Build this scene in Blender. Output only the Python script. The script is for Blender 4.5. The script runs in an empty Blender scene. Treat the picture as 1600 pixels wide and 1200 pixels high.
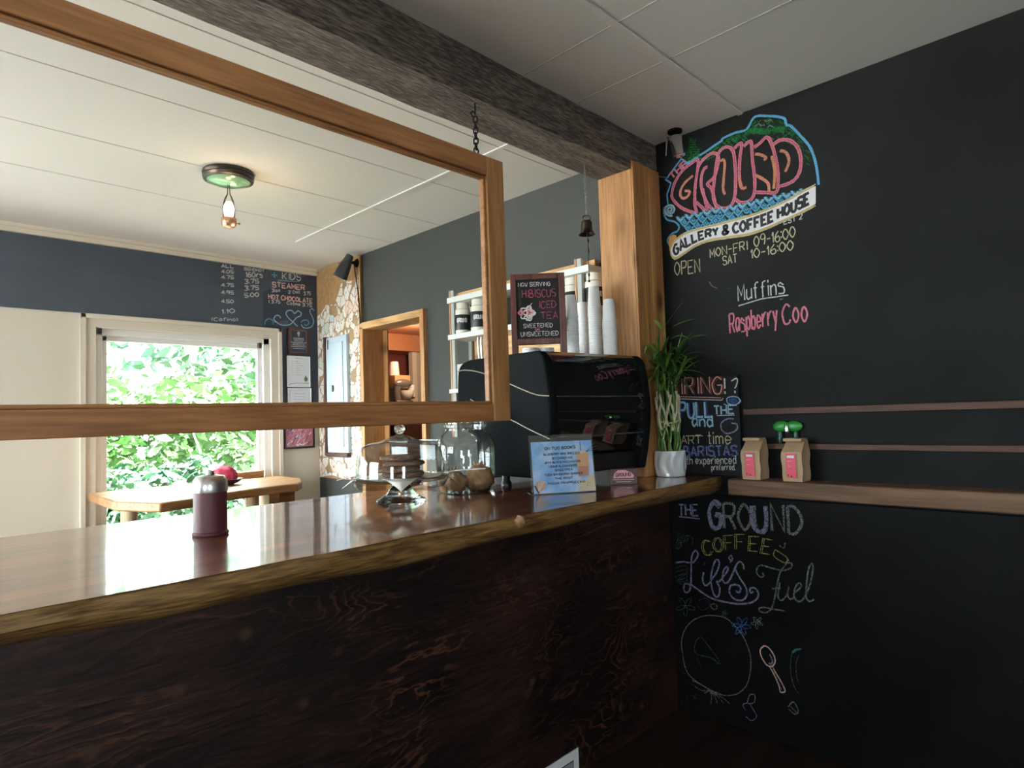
import bpy, bmesh, math, random
from mathutils import Vector, Matrix
random.seed(7)
SC = bpy.context.scene
COL = SC.collection

# ------------------------------------------------------------------ camera, daylight, exposure
FPX = 982.67
R_ = Vector((math.cos(0.793001), -math.sin(0.793001), 0))
FW = Vector((math.sin(0.793001)*math.cos(0.0507669), math.cos(0.793001)*math.cos(0.0507669), math.sin(0.0507669)))
UP0 = R_.cross(FW)
ROLL = -0.0322209
RT = R_*math.cos(ROLL) + UP0*math.sin(ROLL)
UPV = UP0*math.cos(ROLL) - R_*math.sin(ROLL)
CAMP = Vector((0, 0, 1.42))
cam_d = bpy.data.cameras.new('camera'); cam = bpy.data.objects.new('camera', cam_d); COL.objects.link(cam)
cam_d.sensor_width = 36; cam_d.lens = FPX/1600*36; cam_d.clip_start = .02
cam.matrix_world = Matrix(((RT.x, UPV.x, -FW.x, 0), (RT.y, UPV.y, -FW.y, 0), (RT.z, UPV.z, -FW.z, 1.42), (0, 0, 0, 1)))
SC.camera = cam

W = bpy.data.worlds.new('daylight'); SC.world = W; W.use_nodes = True
wn = W.node_tree.nodes; wl = W.node_tree.links
bg = wn['Background']
bg.inputs['Color'].default_value = (0.86, 0.94, 1.0, 1)
bg.inputs['Strength'].default_value = 24.0

SC.view_settings.view_transform = 'Standard'; SC.view_settings.look = 'None'
SC.view_settings.exposure = 0.0; SC.view_settings.gamma = 1.0
SC.view_settings.use_curve_mapping = False
cy = SC.cycles
cy.use_denoising = True
try: cy.denoiser = 'OPENIMAGEDENOISE'
except Exception: pass
cy.max_bounces = 14; cy.diffuse_bounces = 6; cy.glossy_bounces = 6; cy.transparent_max_bounces = 24; cy.transmission_bounces = 12
cy.caustics_reflective = False; cy.caustics_refractive = False
cy.sample_clamp_indirect = 6.0

def portal(name, loc, rot, sx, sy):
    l = bpy.data.lights.new(name, 'AREA'); l.shape = 'RECTANGLE'; l.size = sx; l.size_y = sy
    l.cycles.is_portal = True
    o = bpy.data.objects.new(name, l); o.location = loc; o.rotation_euler = rot; COL.objects.link(o)

HP = math.pi/2
portal('daylight_window_a', (1.665, 5.19, 1.37), (-HP, 0, 0), 1.24, 1.5)
portal('daylight_window_b', (-1.15, 5.19, 1.37), (-HP, 0, 0), 2.9, 1.5)
portal('daylight_window_c', (-3.38, 3.4, 1.42), (0, -HP, 0), 2.05, 2.6)
portal('daylight_window_d', (-3.38, -1.1, 1.45), (0, -HP, 0), 1.3, 1.0)
portal('daylight_window_e', (-1.15, -3.03, 1.5), (HP, 0, 0), .9, 1.2)

sun_d = bpy.data.lights.new('sun', 'SUN'); sun_d.energy = 165; sun_d.angle = .02; sun_d.color = (1, .98, .95)
sun = bpy.data.objects.new('sun', sun_d); COL.objects.link(sun)
sun.rotation_euler = (math.radians(24), 0, math.radians(-12))

# ------------------------------------------------------------------ helpers
def ray(x, y): return FW + RT*((x-800)/FPX) - UPV*((y-600)/FPX)
def on(x, y, ax, val):
    """the point where the line of sight through photo pixel x, y meets the plane axis = val"""
    d = ray(x, y); t = (val-CAMP[ax])/d[ax]; return CAMP + d*t
def depth(P): return (Vector(P)-CAMP).dot(FW)

class MB:
    def __init__(s): s.v = []; s.f = []; s.m = []
    def add(s, vs, fs, mi=0):
        o = len(s.v); s.v += [tuple(v) for v in vs]
        s.f += [tuple(i+o for i in f) for f in fs]; s.m += [mi]*len(fs); return s
    def box(s, a, b, mi=0):
        (x0, y0, z0), (x1, y1, z1) = tuple(map(min, a, b)), tuple(map(max, a, b))
        return s.add([(x0,y0,z0),(x1,y0,z0),(x1,y1,z0),(x0,y1,z0),(x0,y0,z1),(x1,y0,z1),(x1,y1,z1),(x0,y1,z1)],
                     [(0,3,2,1),(4,5,6,7),(0,1,5,4),(1,2,6,5),(2,3,7,6),(3,0,4,7)], mi)
    def obox(s, o, ex, ey, ez, mi=0):
        """box spanned from corner o by three edge vectors"""
        o, ex, ey, ez = map(Vector, (o, ex, ey, ez))
        if ex.cross(ey).dot(ez) < 0: ex, ey = ey, ex
        return s.add([o, o+ex, o+ex+ey, o+ey, o+ez, o+ex+ez, o+ex+ey+ez, o+ey+ez],
                     [(0,3,2,1),(4,5,6,7),(0,1,5,4),(1,2,6,5),(2,3,7,6),(3,0,4,7)], mi)
    def lathe(s, prof, c=(0,0,0), seg=40, mi=0, cap0=False, cap1=False, fn=None):
        vs = []; n = len(prof)
        for (r, z) in prof:
            for k in range(seg):
                a = 2*math.pi*k/seg; rr = r if fn is None else fn(r, z, a)
                vs.append((c[0]+rr*math.cos(a), c[1]+rr*math.sin(a), c[2]+z))
        fs = []
        for i in range(n-1):
            for k in range(seg):
                k2 = (k+1) % seg
                fs.append((i*seg+k, i*seg+k2, (i+1)*seg+k2, (i+1)*seg+k))
        if cap0: fs.append(tuple(range(seg-1, -1, -1)))
        if cap1: fs.append(tuple((n-1)*seg+k for k in range(seg)))
        return s.add(vs, fs, mi)
    def tube(s, pts, r, seg=8, mi=0, caps=True, closed=False):
        pts = [Vector(p) for p in pts]; n = len(pts); rs = r if isinstance(r, (list, tuple)) else [r]*n
        vs = []; prev = None
        for i, p in enumerate(pts):
            if closed: t = pts[(i+1) % n]-pts[i-1]
            else: t = pts[min(i+1, n-1)]-pts[max(i-1, 0)]
            t.normalize()
            if prev is None:
                a = Vector((0,0,1)) if abs(t.z) < .9 else Vector((1,0,0)); u = t.cross(a).normalized()
            else:
                u = (prev - t*prev.dot(t)).normalized()
            prev = u; w = t.cross(u)
            for k in range(seg):
                an = 2*math.pi*k/seg; vs.append(p + (u*math.cos(an)+w*math.sin(an))*rs[i])
        fs = []
        for i in range(n if closed else n-1):
            j = (i+1) % n
            for k in range(seg):
                k2 = (k+1) % seg; fs.append((i*seg+k, i*seg+k2, j*seg+k2, j*seg+k))
        if caps and not closed:
            fs.append(tuple(range(seg-1, -1, -1))); fs.append(tuple((n-1)*seg+k for k in range(seg)))
        return s.add(vs, fs, mi)
    def prism(s, poly, ext, mi=0):
        """polygon (3-D points) swept along vector ext"""
        poly = [Vector(p) for p in poly]; ext = Vector(ext); n = len(poly)
        nn = Vector((0,0,0))
        for i in range(n): nn += poly[i].cross(poly[(i+1) % n])
        if nn.dot(ext) > 0: poly = poly[::-1]
        fs = [tuple(range(n)), tuple(range(2*n-1, n-1, -1))]
        fs += [((i+1) % n, i, i+n, (i+1) % n+n) for i in range(n)]
        return s.add(poly+[p+ext for p in poly], fs, mi)
    def sphere(s, c, r, seg=20, rings=12, sc=(1,1,1), mi=0, fn=None):
        vs = []; 
        for i in range(rings+1):
            th = math.pi*i/rings
            for k in range(seg):
                a = 2*math.pi*k/seg; d = Vector((math.sin(th)*math.cos(a), math.sin(th)*math.sin(a), math.cos(th)))
                rr = r if fn is None else r*fn(d)
                vs.append((c[0]+d.x*rr*sc[0], c[1]+d.y*rr*sc[1], c[2]+d.z*rr*sc[2]))
        fs = []
        for i in range(rings):
            for k in range(seg):
                k2 = (k+1) % seg; fs.append((i*seg+k, (i+1)*seg+k, (i+1)*seg+k2, i*seg+k2))
        return s.add(vs, fs, mi)
    def build(s, name, mats, parent=None, bevel=0, smooth=True, ang=40, seg=2, sub=0, origin=None):
        me = bpy.data.meshes.new(name)
        off = Vector((0,0,0))
        if origin is not None: off = Vector(origin)
        elif parent is not None and parent.get('_o') is not None: off = Vector(parent['_o'])
        me.from_pydata([tuple(Vector(v)-off) for v in s.v], [], s.f)
        mats = mats if isinstance(mats, (list, tuple)) else [mats]
        for m in mats: me.materials.append(m)
        if len(mats) > 1: me.polygons.foreach_set('material_index', s.m)
        bm = bmesh.new(); bm.from_mesh(me); bmesh.ops.remove_doubles(bm, verts=bm.verts, dist=1e-6)
        bmesh.ops.recalc_face_normals(bm, faces=bm.faces); bm.to_mesh(me); bm.free()
        if smooth:
            me.polygons.foreach_set('use_smooth', [True]*len(me.polygons)); me.set_sharp_from_angle(angle=math.radians(ang))
        o = bpy.data.objects.new(name, me); COL.objects.link(o)
        if parent is not None: o.parent = parent
        else: o.location = off
        if parent is not None and origin is not None:
            po = Vector(parent['_o']) if parent.get('_o') is not None else Vector((0,0,0)); o.location = off-po
        if origin is not None or parent is not None: o['_o'] = tuple(off)
        if bevel:
            b = o.modifiers.new('bevel', 'BEVEL'); b.width = bevel; b.segments = seg; b.limit_method = 'ANGLE'; b.angle_limit = math.radians(35)
        if sub:
            b = o.modifiers.new('sub', 'SUBSURF'); b.levels = sub; b.render_levels = sub
        return o

def thing(name, label, cat, loc=(0,0,0), group=None):
    o = bpy.data.objects.new(name, None); COL.objects.link(o); o.location = loc; o.empty_display_size = .05
    o['_o'] = tuple(loc); return tag(o, label, cat, group)
def tag(o, label, cat, group=None, kind=None):
    o['label'] = label; o['category'] = cat
    if group: o['group'] = group
    if kind: o['kind'] = kind
    return o
def struct(o): o['kind'] = 'structure'; return o
def dup(root, loc, label=None):
    r = root.copy(); COL.objects.link(r); r.location = loc
    if label: r['label'] = label
    for ch in list(root.children):
        c = ch.copy(); COL.objects.link(c); c.parent = r
        for g in list(ch.children):
            d = g.copy(); COL.objects.link(d); d.parent = c
    return r

# ------------------------------------------------------------------ materials
def nt(name):
    m = bpy.data.materials.new(name); m.use_nodes = True
    return m, m.node_tree.nodes, m.node_tree.links, m.node_tree.nodes['Principled BSDF']
def mat(name, col, rough=.5, metal=0, spec=.5, coat=0, bump=0, bscale=200, vary=0, vscale=5, emit=None, es=0, trans=0, coat_rough=.05):
    m, n, l, p = nt(name)
    p.inputs['Base Color'].default_value = (*col, 1); p.inputs['Roughness'].default_value = rough
    p.inputs['Metallic'].default_value = metal; p.inputs['Specular IOR Level'].default_value = spec
    p.inputs['Coat Weight'].default_value = coat; p.inputs['Coat Roughness'].default_value = coat_rough
    p.inputs['Transmission Weight'].default_value = trans
    if emit: p.inputs['Emission Color'].default_value = (*emit, 1); p.inputs['Emission Strength'].default_value = es
    if bump or vary: tc = n.new('ShaderNodeTexCoord')
    if bump:
        nz = n.new('ShaderNodeTexNoise'); nz.inputs['Scale'].default_value = bscale; nz.inputs['Detail'].default_value = 4
        b = n.new('ShaderNodeBump'); b.inputs['Strength'].default_value = bump; b.inputs['Distance'].default_value = .01
        l.new(tc.outputs['Object'], nz.inputs['Vector']); l.new(nz.outputs['Fac'], b.inputs['Height']); l.new(b.outputs['Normal'], p.inputs['Normal'])
    if vary:
        nz = n.new('ShaderNodeTexNoise'); nz.inputs['Scale'].default_value = vscale; nz.inputs['Detail'].default_value = 5
        r = n.new('ShaderNodeValToRGB'); r.color_ramp.elements[0].position = .3; r.color_ramp.elements[1].position = .7
        r.color_ramp.elements[0].color = (*[c*(1-vary) for c in col], 1); r.color_ramp.elements[1].color = (*[min(1, c*(1+vary)) for c in col], 1)
        l.new(tc.outputs['Object'], nz.inputs['Vector']); l.new(nz.outputs['Fac'], r.inputs['Fac']); l.new(r.outputs['Color'], p.inputs['Base Color'])
    return m
def wood(name, c0, c1, c2, axis=0, scale=3.0, stretch=14, rough=.5, bump=.15, coat=0, coat_rough=.05, knots=0, fine=90, spec=.5, rings=5.0, grain=.9, fst=16):
    """grain running along axis: a warped noise stretched along it, a fine fibre noise and darker knots"""
    m, n, l, p = nt(name)
    tc = n.new('ShaderNodeTexCoord')
    def mapping(sc):
        mp = n.new('ShaderNodeMapping'); mp.inputs['Scale'].default_value = sc; l.new(tc.outputs['Object'], mp.inputs['Vector']); return mp
    s1 = [scale]*3; s1[axis] = scale/stretch
    s2 = [fine]*3; s2[axis] = fine/fst
    a = n.new('ShaderNodeTexNoise'); a.inputs['Scale'].default_value = 1; a.inputs['Detail'].default_value = 6; a.inputs['Distortion'].default_value = 1.2
    m1 = mapping(s1); l.new(m1.outputs[0], a.inputs['Vector'])
    mul = n.new('ShaderNodeMath'); mul.operation = 'MULTIPLY'; mul.inputs[1].default_value = rings; l.new(a.outputs['Fac'], mul.inputs[0])
    fr = n.new('ShaderNodeMath'); fr.operation = 'PINGPONG'; fr.inputs[1].default_value = .5; l.new(mul.outputs[0], fr.inputs[0])
    b = n.new('ShaderNodeTexNoise'); b.inputs['Scale'].default_value = 1; b.inputs['Detail'].default_value = 5; l.new(mapping(s2).outputs[0], b.inputs['Vector'])
    mx = n.new('ShaderNodeMath'); mx.operation = 'MULTIPLY_ADD'; mx.inputs[1].default_value = .9
    l.new(fr.outputs[0], mx.inputs[0])
    sb = n.new('ShaderNodeMath'); sb.operation = 'MULTIPLY_ADD'; sb.inputs[1].default_value = grain; sb.inputs[2].default_value = .27-grain/2; l.new(b.outputs['Fac'], sb.inputs[0])
    l.new(sb.outputs[0], mx.inputs[2])
    r = n.new('ShaderNodeValToRGB'); e = r.color_ramp.elements; e[0].position = .15; e[1].position = .85
    e[0].color = (*c0, 1); e[1].color = (*c2, 1); k = e.new(.5); k.color = (*c1, 1)
    l.new(mx.outputs[0], r.inputs['Fac'])
    out = r.outputs['Color']
    if knots:
        v = n.new('ShaderNodeTexVoronoi'); v.inputs['Scale'].default_value = knots
        s3 = [1]*3; s3[axis] = .6
        l.new(mapping(s3).outputs[0], v.inputs['Vector'])
        kr = n.new('ShaderNodeValToRGB'); kr.color_ramp.elements[0].position = .05; kr.color_ramp.elements[1].position = .17
        kr.color_ramp.elements[0].color = (1,1,1,1); kr.color_ramp.elements[1].color = (0,0,0,1)
        l.new(v.outputs['Distance'], kr.inputs['Fac'])
        mc = n.new('ShaderNodeMixRGB'); mc.inputs['Color2'].default_value = (*[c*.35 for c in c0], 1)
        l.new(kr.outputs['Color'], mc.inputs['Fac']); l.new(out, mc.inputs['Color1']); out = mc.outputs['Color']
    l.new(out, p.inputs['Base Color'])
    p.inputs['Roughness'].default_value = rough; p.inputs['Coat Weight'].default_value = coat; p.inputs['Coat Roughness'].default_value = coat_rough
    p.inputs['Specular IOR Level'].default_value = spec
    if bump:
        bp = n.new('ShaderNodeBump'); bp.inputs['Strength'].default_value = bump; bp.inputs['Distance'].default_value = .004
        l.new(mx.outputs[0], bp.inputs['Height']); l.new(bp.outputs['Normal'], p.inputs['Normal'])
    return m
def thin_glass(name, tint=(1,1,1), ior=1.45, rough=.01, edge=0):
    m, n, l, p = nt(name); out = n['Material Output']
    t = n.new('ShaderNodeBsdfTransparent'); t.inputs['Color'].default_value = (*tint, 1)
    g = n.new('ShaderNodeBsdfGlossy'); g.inputs['Roughness'].default_value = rough
    lw = n.new('ShaderNodeLayerWeight'); lw.inputs['Blend'].default_value = .5; f0 = ((ior-1)/(ior+1))**2
    pw_ = n.new('ShaderNodeMath'); pw_.operation = 'POWER'; pw_.inputs[1].default_value = 5; l.new(lw.outputs['Facing'], pw_.inputs[0])
    f = n.new('ShaderNodeMath'); f.operation = 'MULTIPLY_ADD'; f.inputs[1].default_value = 1-f0; f.inputs[2].default_value = f0*1.9; l.new(pw_.outputs[0], f.inputs[0])
    if edge:                                                   # a longer path through the glass near its outline
        p2 = n.new('ShaderNodeMath'); p2.operation = 'POWER'; p2.inputs[1].default_value = 2.6; l.new(lw.outputs['Facing'], p2.inputs[0])
        mc = n.new('ShaderNodeMixRGB'); mc.inputs['Color1'].default_value = (*tint, 1); mc.inputs['Color2'].default_value = (*[c*(1-edge) for c in tint], 1)
        l.new(p2.outputs[0], mc.inputs['Fac']); l.new(mc.outputs[0], t.inputs['Color'])
    mx = n.new('ShaderNodeMixShader'); l.new(f.outputs[0], mx.inputs[0]); l.new(t.outputs[0], mx.inputs[1]); l.new(g.outputs[0], mx.inputs[2])
    l.new(mx.outputs[0], out.inputs['Surface']); return m
def solid_glass(name, col=(1,1,1), ior=1.45, rough=0):
    m, n, l, p = nt(name); out = n['Material Output']
    g = n.new('ShaderNodeBsdfGlass'); g.inputs['Color'].default_value = (*col, 1); g.inputs['IOR'].default_value = ior; g.inputs['Roughness'].default_value = rough
    l.new(g.outputs[0], out.inputs['Surface']); return m
def chalk(name, col, dens=.35):
    """chalk or paint strokes: dry broken coverage"""
    m, n, l, p = nt(name); out = n['Material Output']
    p.inputs['Base Color'].default_value = (*col, 1); p.inputs['Roughness'].default_value = .95; p.inputs['Specular IOR Level'].default_value = .05
    tc = n.new('ShaderNodeTexCoord'); nz = n.new('ShaderNodeTexNoise'); nz.inputs['Scale'].default_value = 260; nz.inputs['Detail'].default_value = 3
    r = n.new('ShaderNodeValToRGB'); r.color_ramp.elements[0].position = dens; r.color_ramp.elements[1].position = dens+.22
    r.color_ramp.elements[0].color = (.25,.25,.25,1); r.color_ramp.elements[1].color = (1,1,1,1)
    l.new(tc.outputs['Object'], nz.inputs['Vector']); l.new(nz.outputs['Fac'], r.inputs['Fac'])
    t = n.new('ShaderNodeBsdfTransparent'); mx = n.new('ShaderNodeMixShader')
    l.new(r.outputs['Color'], mx.inputs[0]); l.new(t.outputs[0], mx.inputs[1]); l.new(p.outputs[0], mx.inputs[2]); l.new(mx.outputs[0], out.inputs['Surface'])
    return m

def plywood(name):
    """dark stained rotary-cut plywood: cathedral contour lines, fine fibres, small knots"""
    m, n, l, p = nt(name); tc = n.new('ShaderNodeTexCoord')
    def mp_(sc):
        q = n.new('ShaderNodeMapping'); q.inputs['Scale'].default_value = sc; l.new(tc.outputs['Object'], q.inputs['Vector']); return q.outputs[0]
    def noise(sc, det, dist=0):
        q = n.new('ShaderNodeTexNoise'); q.inputs['Scale'].default_value = 1; q.inputs['Detail'].default_value = det; q.inputs['Distortion'].default_value = dist; l.new(mp_(sc), q.inputs['Vector']); return q.outputs['Fac']
    def ramp(x, a, c, ca, cb):
        q = n.new('ShaderNodeValToRGB'); e = q.color_ramp.elements; e[0].position = a; e[1].position = c; e[0].color = (*ca, 1); e[1].color = (*cb, 1); l.new(x, q.inputs['Fac']); return q.outputs['Color']
    def mix(f, a, c, mode='MIX'):
        q = n.new('ShaderNodeMixRGB'); q.blend_type = mode
        for s_, v in ((0, f), (1, a), (2, c)):
            if isinstance(v, float): q.inputs[s_].default_value = v
            elif isinstance(v, tuple): q.inputs[s_].default_value = (*v, 1)
            else: l.new(v, q.inputs[s_])
        return q.outputs['Color']
    A = noise((1.6,1,5.0), 7, .5); mu = n.new('ShaderNodeMath'); mu.operation = 'MULTIPLY'; mu.inputs[1].default_value = 17; l.new(A, mu.inputs[0])
    pp = n.new('ShaderNodeMath'); pp.operation = 'PINGPONG'; pp.inputs[1].default_value = .5; l.new(mu.outputs[0], pp.inputs[0])
    lines = ramp(pp.outputs[0], .36, .5, (0,0,0), (1,1,1)); patch = ramp(noise((3,1,6), 4), .40, .66, (0,0,0), (1,1,1))
    f = mix(1.0, lines, patch, 'MULTIPLY'); fib = noise((9,9,170), 3)
    base = ramp(noise((2.2,1,5), 5), .35, .68, (.0065,.0040,.0044), (.0290,.0125,.0105)); base = mix(ramp(fib, .35, .7, (0,0,0), (1,1,1)), mix(1.0, base, (.55,.55,.6), 'MULTIPLY'), mix(1.0, base, (1.9,1.6,1.5), 'MULTIPLY'))
    col = mix(f, base, (.105,.038,.020))
    v = n.new('ShaderNodeTexVoronoi'); v.inputs['Scale'].default_value = 6; l.new(mp_((1,1,1)), v.inputs['Vector'])
    col = mix(ramp(v.outputs['Distance'], .05, .13, (1,1,1), (0,0,0)), col, (.060,.028,.020))
    l.new(col, p.inputs['Base Color']); p.inputs['Roughness'].default_value = .45; p.inputs['Specular IOR Level'].default_value = .4; p.inputs['Coat Weight'].default_value = .1; p.inputs['Coat Roughness'].default_value = .35
    b = n.new('ShaderNodeBump'); b.inputs['Strength'].default_value = .35; b.inputs['Distance'].default_value = .003; l.new(pp.outputs[0], b.inputs['Height']); l.new(b.outputs['Normal'], p.inputs['Normal'])
    return m

# ------------------------------------------------------------------ materials of this place
M = dict(
 ceiling=mat('ceiling_white', (.85,.85,.83), .9, bump=.08, bscale=60),
 batten=mat('batten_white', (.86,.86,.85), .6),
 seam=mat('seam_grey', (.63,.62,.60), .9),
 black_wall=mat('chalkboard_black', (.0072,.0073,.0080), .65, vary=.65, vscale=1.9, spec=.18),
 board_black=mat('board_black', (.0042,.0043,.0050), .6, vary=.4, vscale=3, spec=.16),  # lower chalkboard's black, darkened for the dim light near the floor
 green_wall=mat('wall_slate_green', (.039,.0425,.041), .75, bump=.05, bscale=120),
 navy=mat('chalkboard_navy', (.030,.042,.066), .6, vary=.15, vscale=3),
 cream_wall=mat('wall_cream', (.66,.60,.51), .8),
 trim=mat('trim_cream', (.72,.66,.56), .5),
 sash=mat('sash_white', (.85,.86,.85), .45),
 plain_wall=mat('wall_offwhite', (.62,.60,.56), .85),
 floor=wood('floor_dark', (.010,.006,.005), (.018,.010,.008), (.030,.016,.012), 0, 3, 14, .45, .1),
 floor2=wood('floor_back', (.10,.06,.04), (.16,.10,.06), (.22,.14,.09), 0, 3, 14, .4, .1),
 beam=wood('weathered_beam', (.045,.035,.031), (.125,.098,.085), (.215,.175,.150), 0, 9, 5, .85, 1.2, fine=150, rings=1.6, grain=1.9, fst=7),
 post=wood('fir_post', (.25,.105,.034), (.40,.19,.066), (.52,.27,.10), 2, 8, 12, .6, .3, knots=4, rings=2.4, grain=1.1),
 cedar=wood('cedar_frame', (.23,.093,.033), (.38,.168,.061), (.52,.255,.103), 0, 8, 14, .5, .12, rings=2.2, grain=.9),
 cedarv=wood('cedar_frame_upright', (.28,.125,.044), (.44,.215,.080), (.56,.30,.125), 2, 8, 14, .5, .12, rings=2.2, grain=.9),
 pine=wood('pine_casing', (.32,.135,.045), (.45,.21,.075), (.55,.30,.12), 2, 6, 12, .5, .1, knots=4),
 pineh=wood('pine_casing_head', (.34,.18,.065), (.52,.30,.12), (.66,.42,.20), 1, 6, 12, .5, .1),
 counter=wood('counter_varnish', (.055,.014,.005), (.20,.056,.013), (.44,.145,.028), 0, 3.2, 6, .30, .03, coat=1.0, coat_rough=.07, knots=1.0, fine=50, rings=2.0, grain=.75),
 edge=wood('counter_edge', (.105,.052,.016), (.24,.130,.042), (.33,.19,.07), 0, 10, 5, .42, .6, coat=.3, coat_rough=.25, fine=130, rings=1.8, grain=1.5, fst=9),
 front=plywood('front_stain'),
 rackwood=wood('rack_wood', (.075,.036,.017), (.125,.064,.032), (.17,.094,.050), 1, 9, 12, .65, .2),
 rackdark=wood('rack_wood_dark', (.036,.012,.006), (.060,.022,.010), (.085,.036,.017), 1, 9, 12, .6, .2),
 tablewood=wood('table_wood', (.20,.09,.03), (.32,.16,.06), (.42,.235,.095), 0, 6, 12, .45, .15),
 log=wood('peeled_log', (.45,.32,.17), (.62,.47,.28), (.74,.60,.40), 2, 6, 10, .6, .2),
 cork=mat('brown_board', (.34,.20,.085), .8, vary=.2, vscale=30),
 glass=thin_glass('clear_glass', (.96,.975,.97), 1.5, edge=.55),
 window_glass=thin_glass('window_pane', (.98,1,.99), 1.3),
 acrylic=thin_glass('acrylic', (.95,.97,.98), 1.40, .02),
 shield=thin_glass('shield_pane', (.97,.975,.975), 1.38, .03),
 solid=solid_glass('solid_glass', (.93,.96,.955)),
 chrome=mat('chrome', (.75,.75,.76), .12, 1),
 steel=mat('steel', (.55,.55,.56), .3, 1),
 bronze=mat('aged_bronze', (.075,.055,.046), .32, 1),
 copper=mat('copper', (.62,.33,.20), .3, 1),
 iron=mat('black_iron', (.008,.008,.010), .4, .6),
 black_metal=mat('matte_black_metal', (.010,.0108,.0120), .7, 0, .01, bump=.05, bscale=900),
 gloss_black=mat('gloss_black', (.006,.006,.007), .04, 0, .6, coat=1, coat_rough=.02),
 black_plastic=mat('black_plastic', (.012,.012,.013), .35),
 charcoal=mat('charcoal_shade', (.030,.034,.036), .5),
 white_paint=mat('white_shelf', (.68,.71,.69), .5),
 grey_paint=mat('grey_upright', (.38,.40,.39), .55),
 paper=mat('white_paper', (.82,.83,.86), .7),
 cup=mat('paper_cup', (.80,.79,.80), .6),
 cream_plastic=mat('cream_plastic', (.80,.76,.68), .45),
 can_label=mat('black_label', (.015,.015,.016), .4),
 mahogany=wood('mahogany_frame', (.040,.012,.010), (.075,.022,.018), (.11,.036,.028), 2, 10, 12, .4, .1),
 slate=mat('slate_black', (.0085,.0085,.010), .6, vary=.3, vscale=12, spec=.25),
 kraft=mat('kraft_paper', (.42,.28,.17), .75, bump=.25, bscale=30, vary=.08, vscale=10),
 kraft2=mat('waxed_brown_paper', (.34,.20,.10), .45, bump=.8, bscale=32, vary=.35, vscale=22),
 pink=mat('pink_label', (.66,.055,.11), .5),
 lightpink=mat('light_pink', (.80,.36,.42), .6),
 plum=mat('plum_card', (.085,.020,.030), .5),
 cookie=mat('brown_cookie', (.115,.048,.024), .8, bump=.9, bscale=70, vary=.5, vscale=40),
 choc=mat('dark_chocolate', (.030,.014,.010), .5, bump=.3, bscale=60),
 doily=mat('white_napkin', (.78,.74,.68), .8),
 ceramic=mat('white_ceramic', (.70,.72,.76), .25, coat=.4),
 leaf=mat('bamboo_leaf', (.035,.095,.020), .35, vary=.4, vscale=20),
 leaf2=mat('bamboo_leaf_light', (.12,.22,.035), .35, vary=.3, vscale=20),
 stalk=mat('bamboo_stalk', (.085,.19,.030), .3, vary=.3, vscale=25),
 dry=mat('bamboo_dry', (.50,.45,.30), .5, vary=.25, vscale=60),
 soil=mat('soil', (.03,.02,.015), .9, bump=.6, bscale=150),
 panel_blue=mat('pale_blue_enamel', (.50,.60,.70), .4, coat=.2),
 green_plastic=mat('green_plastic', (.012,.23,.025), .35),
 dark_green=mat('dark_green_plastic', (.004,.05,.025), .35),
 red_cloth=mat('crimson_cloth', (.45,.03,.08), .7, bump=.5, bscale=60),
 kitchen_red=mat('kitchen_red', (.20,.045,.035), .8),
 kitchen_brown=mat('kitchen_brown', (.18,.09,.065), .8),
 kitchen_orange=mat('kitchen_orange', (.55,.22,.10), .8),
 navy_enamel=mat('navy_enamel', (.012,.015,.028), .35),
 cardboard=mat('cardboard', (.55,.34,.14), .8),
 pale=mat('pale_enamel', (.52,.48,.40), .5),
 mixer=mat('mixer_grey', (.20,.17,.15), .25, .3),
 bulb=mat('glowing_bulb', (1,.85,.6), .3, emit=(1,.72,.40), es=14),
 reflection_glass=mat('glass_green_reflection', (.30,.62,.36), .1, coat=1, trans=.3),  # green reflection on the lamp glass put into its colour
 bounce_ground=mat('pale_bounce_ground', (.54,.51,.46), .9, vary=.2, vscale=3),  # ground made pale to bounce daylight onto the ceilings
 bark=mat('pale_bark', (.55,.53,.48), .8, vary=.3, vscale=12),
 foliage=mat('tree_leaves', (.045,.125,.040), .5, vary=.5, vscale=6),
 foliage2=mat('tree_leaves_light', (.085,.19,.052), .5, vary=.4, vscale=6),
 foliage3=mat('tree_leaves_blue', (.035,.11,.052), .5, vary=.4, vscale=6),
)
CH = {}
def CK(name, col, dens=.30):
    if name not in CH: CH[name] = chalk('chalk_'+name, col, dens)
    return CH[name]
WHT = CK('white', (.62,.62,.62)); YEL = CK('pale_yellow', (.55,.52,.33)); PNK = CK('pink', (.62,.20,.27)); BLU = CK('blue', (.12,.36,.62))
LBL = CK('pale_blue', (.33,.52,.66)); GRN = CK('green', (.022,.19,.05), .36); ORG = CK('orange', (.62,.27,.13)); LAV = CK('lavender', (.28,.26,.42), .36)
GRY = CK('grey', (.22,.22,.23), .36); OLV = CK('olive_yellow', (.36,.33,.10), .36); DIM = CK('dim', (.10,.11,.11), .40); LPK = CK('pale_pink', (.75,.46,.42))
RED = CK('deep_pink', (.46,.085,.14)); PUR = CK('purple', (.075,.045,.11), .2); DBL = CK('deep_blue', (.05,.10,.30), .36)
BRN = CK('brown', (.17,.055,.035))
WPT = mat('white_paint_mark', (.74,.73,.76), .7); GPT = mat('gold_paint_mark', (.52,.36,.12), .7); BPT = mat('black_paint_mark', (.010,.010,.013), .7)
GLD = mat('ochre_mark', (.55,.27,.05), .7); TEAL = CK('teal', (.05,.20,.20)); INK = mat('printed_ink', (.02,.03,.07), .6)

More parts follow.
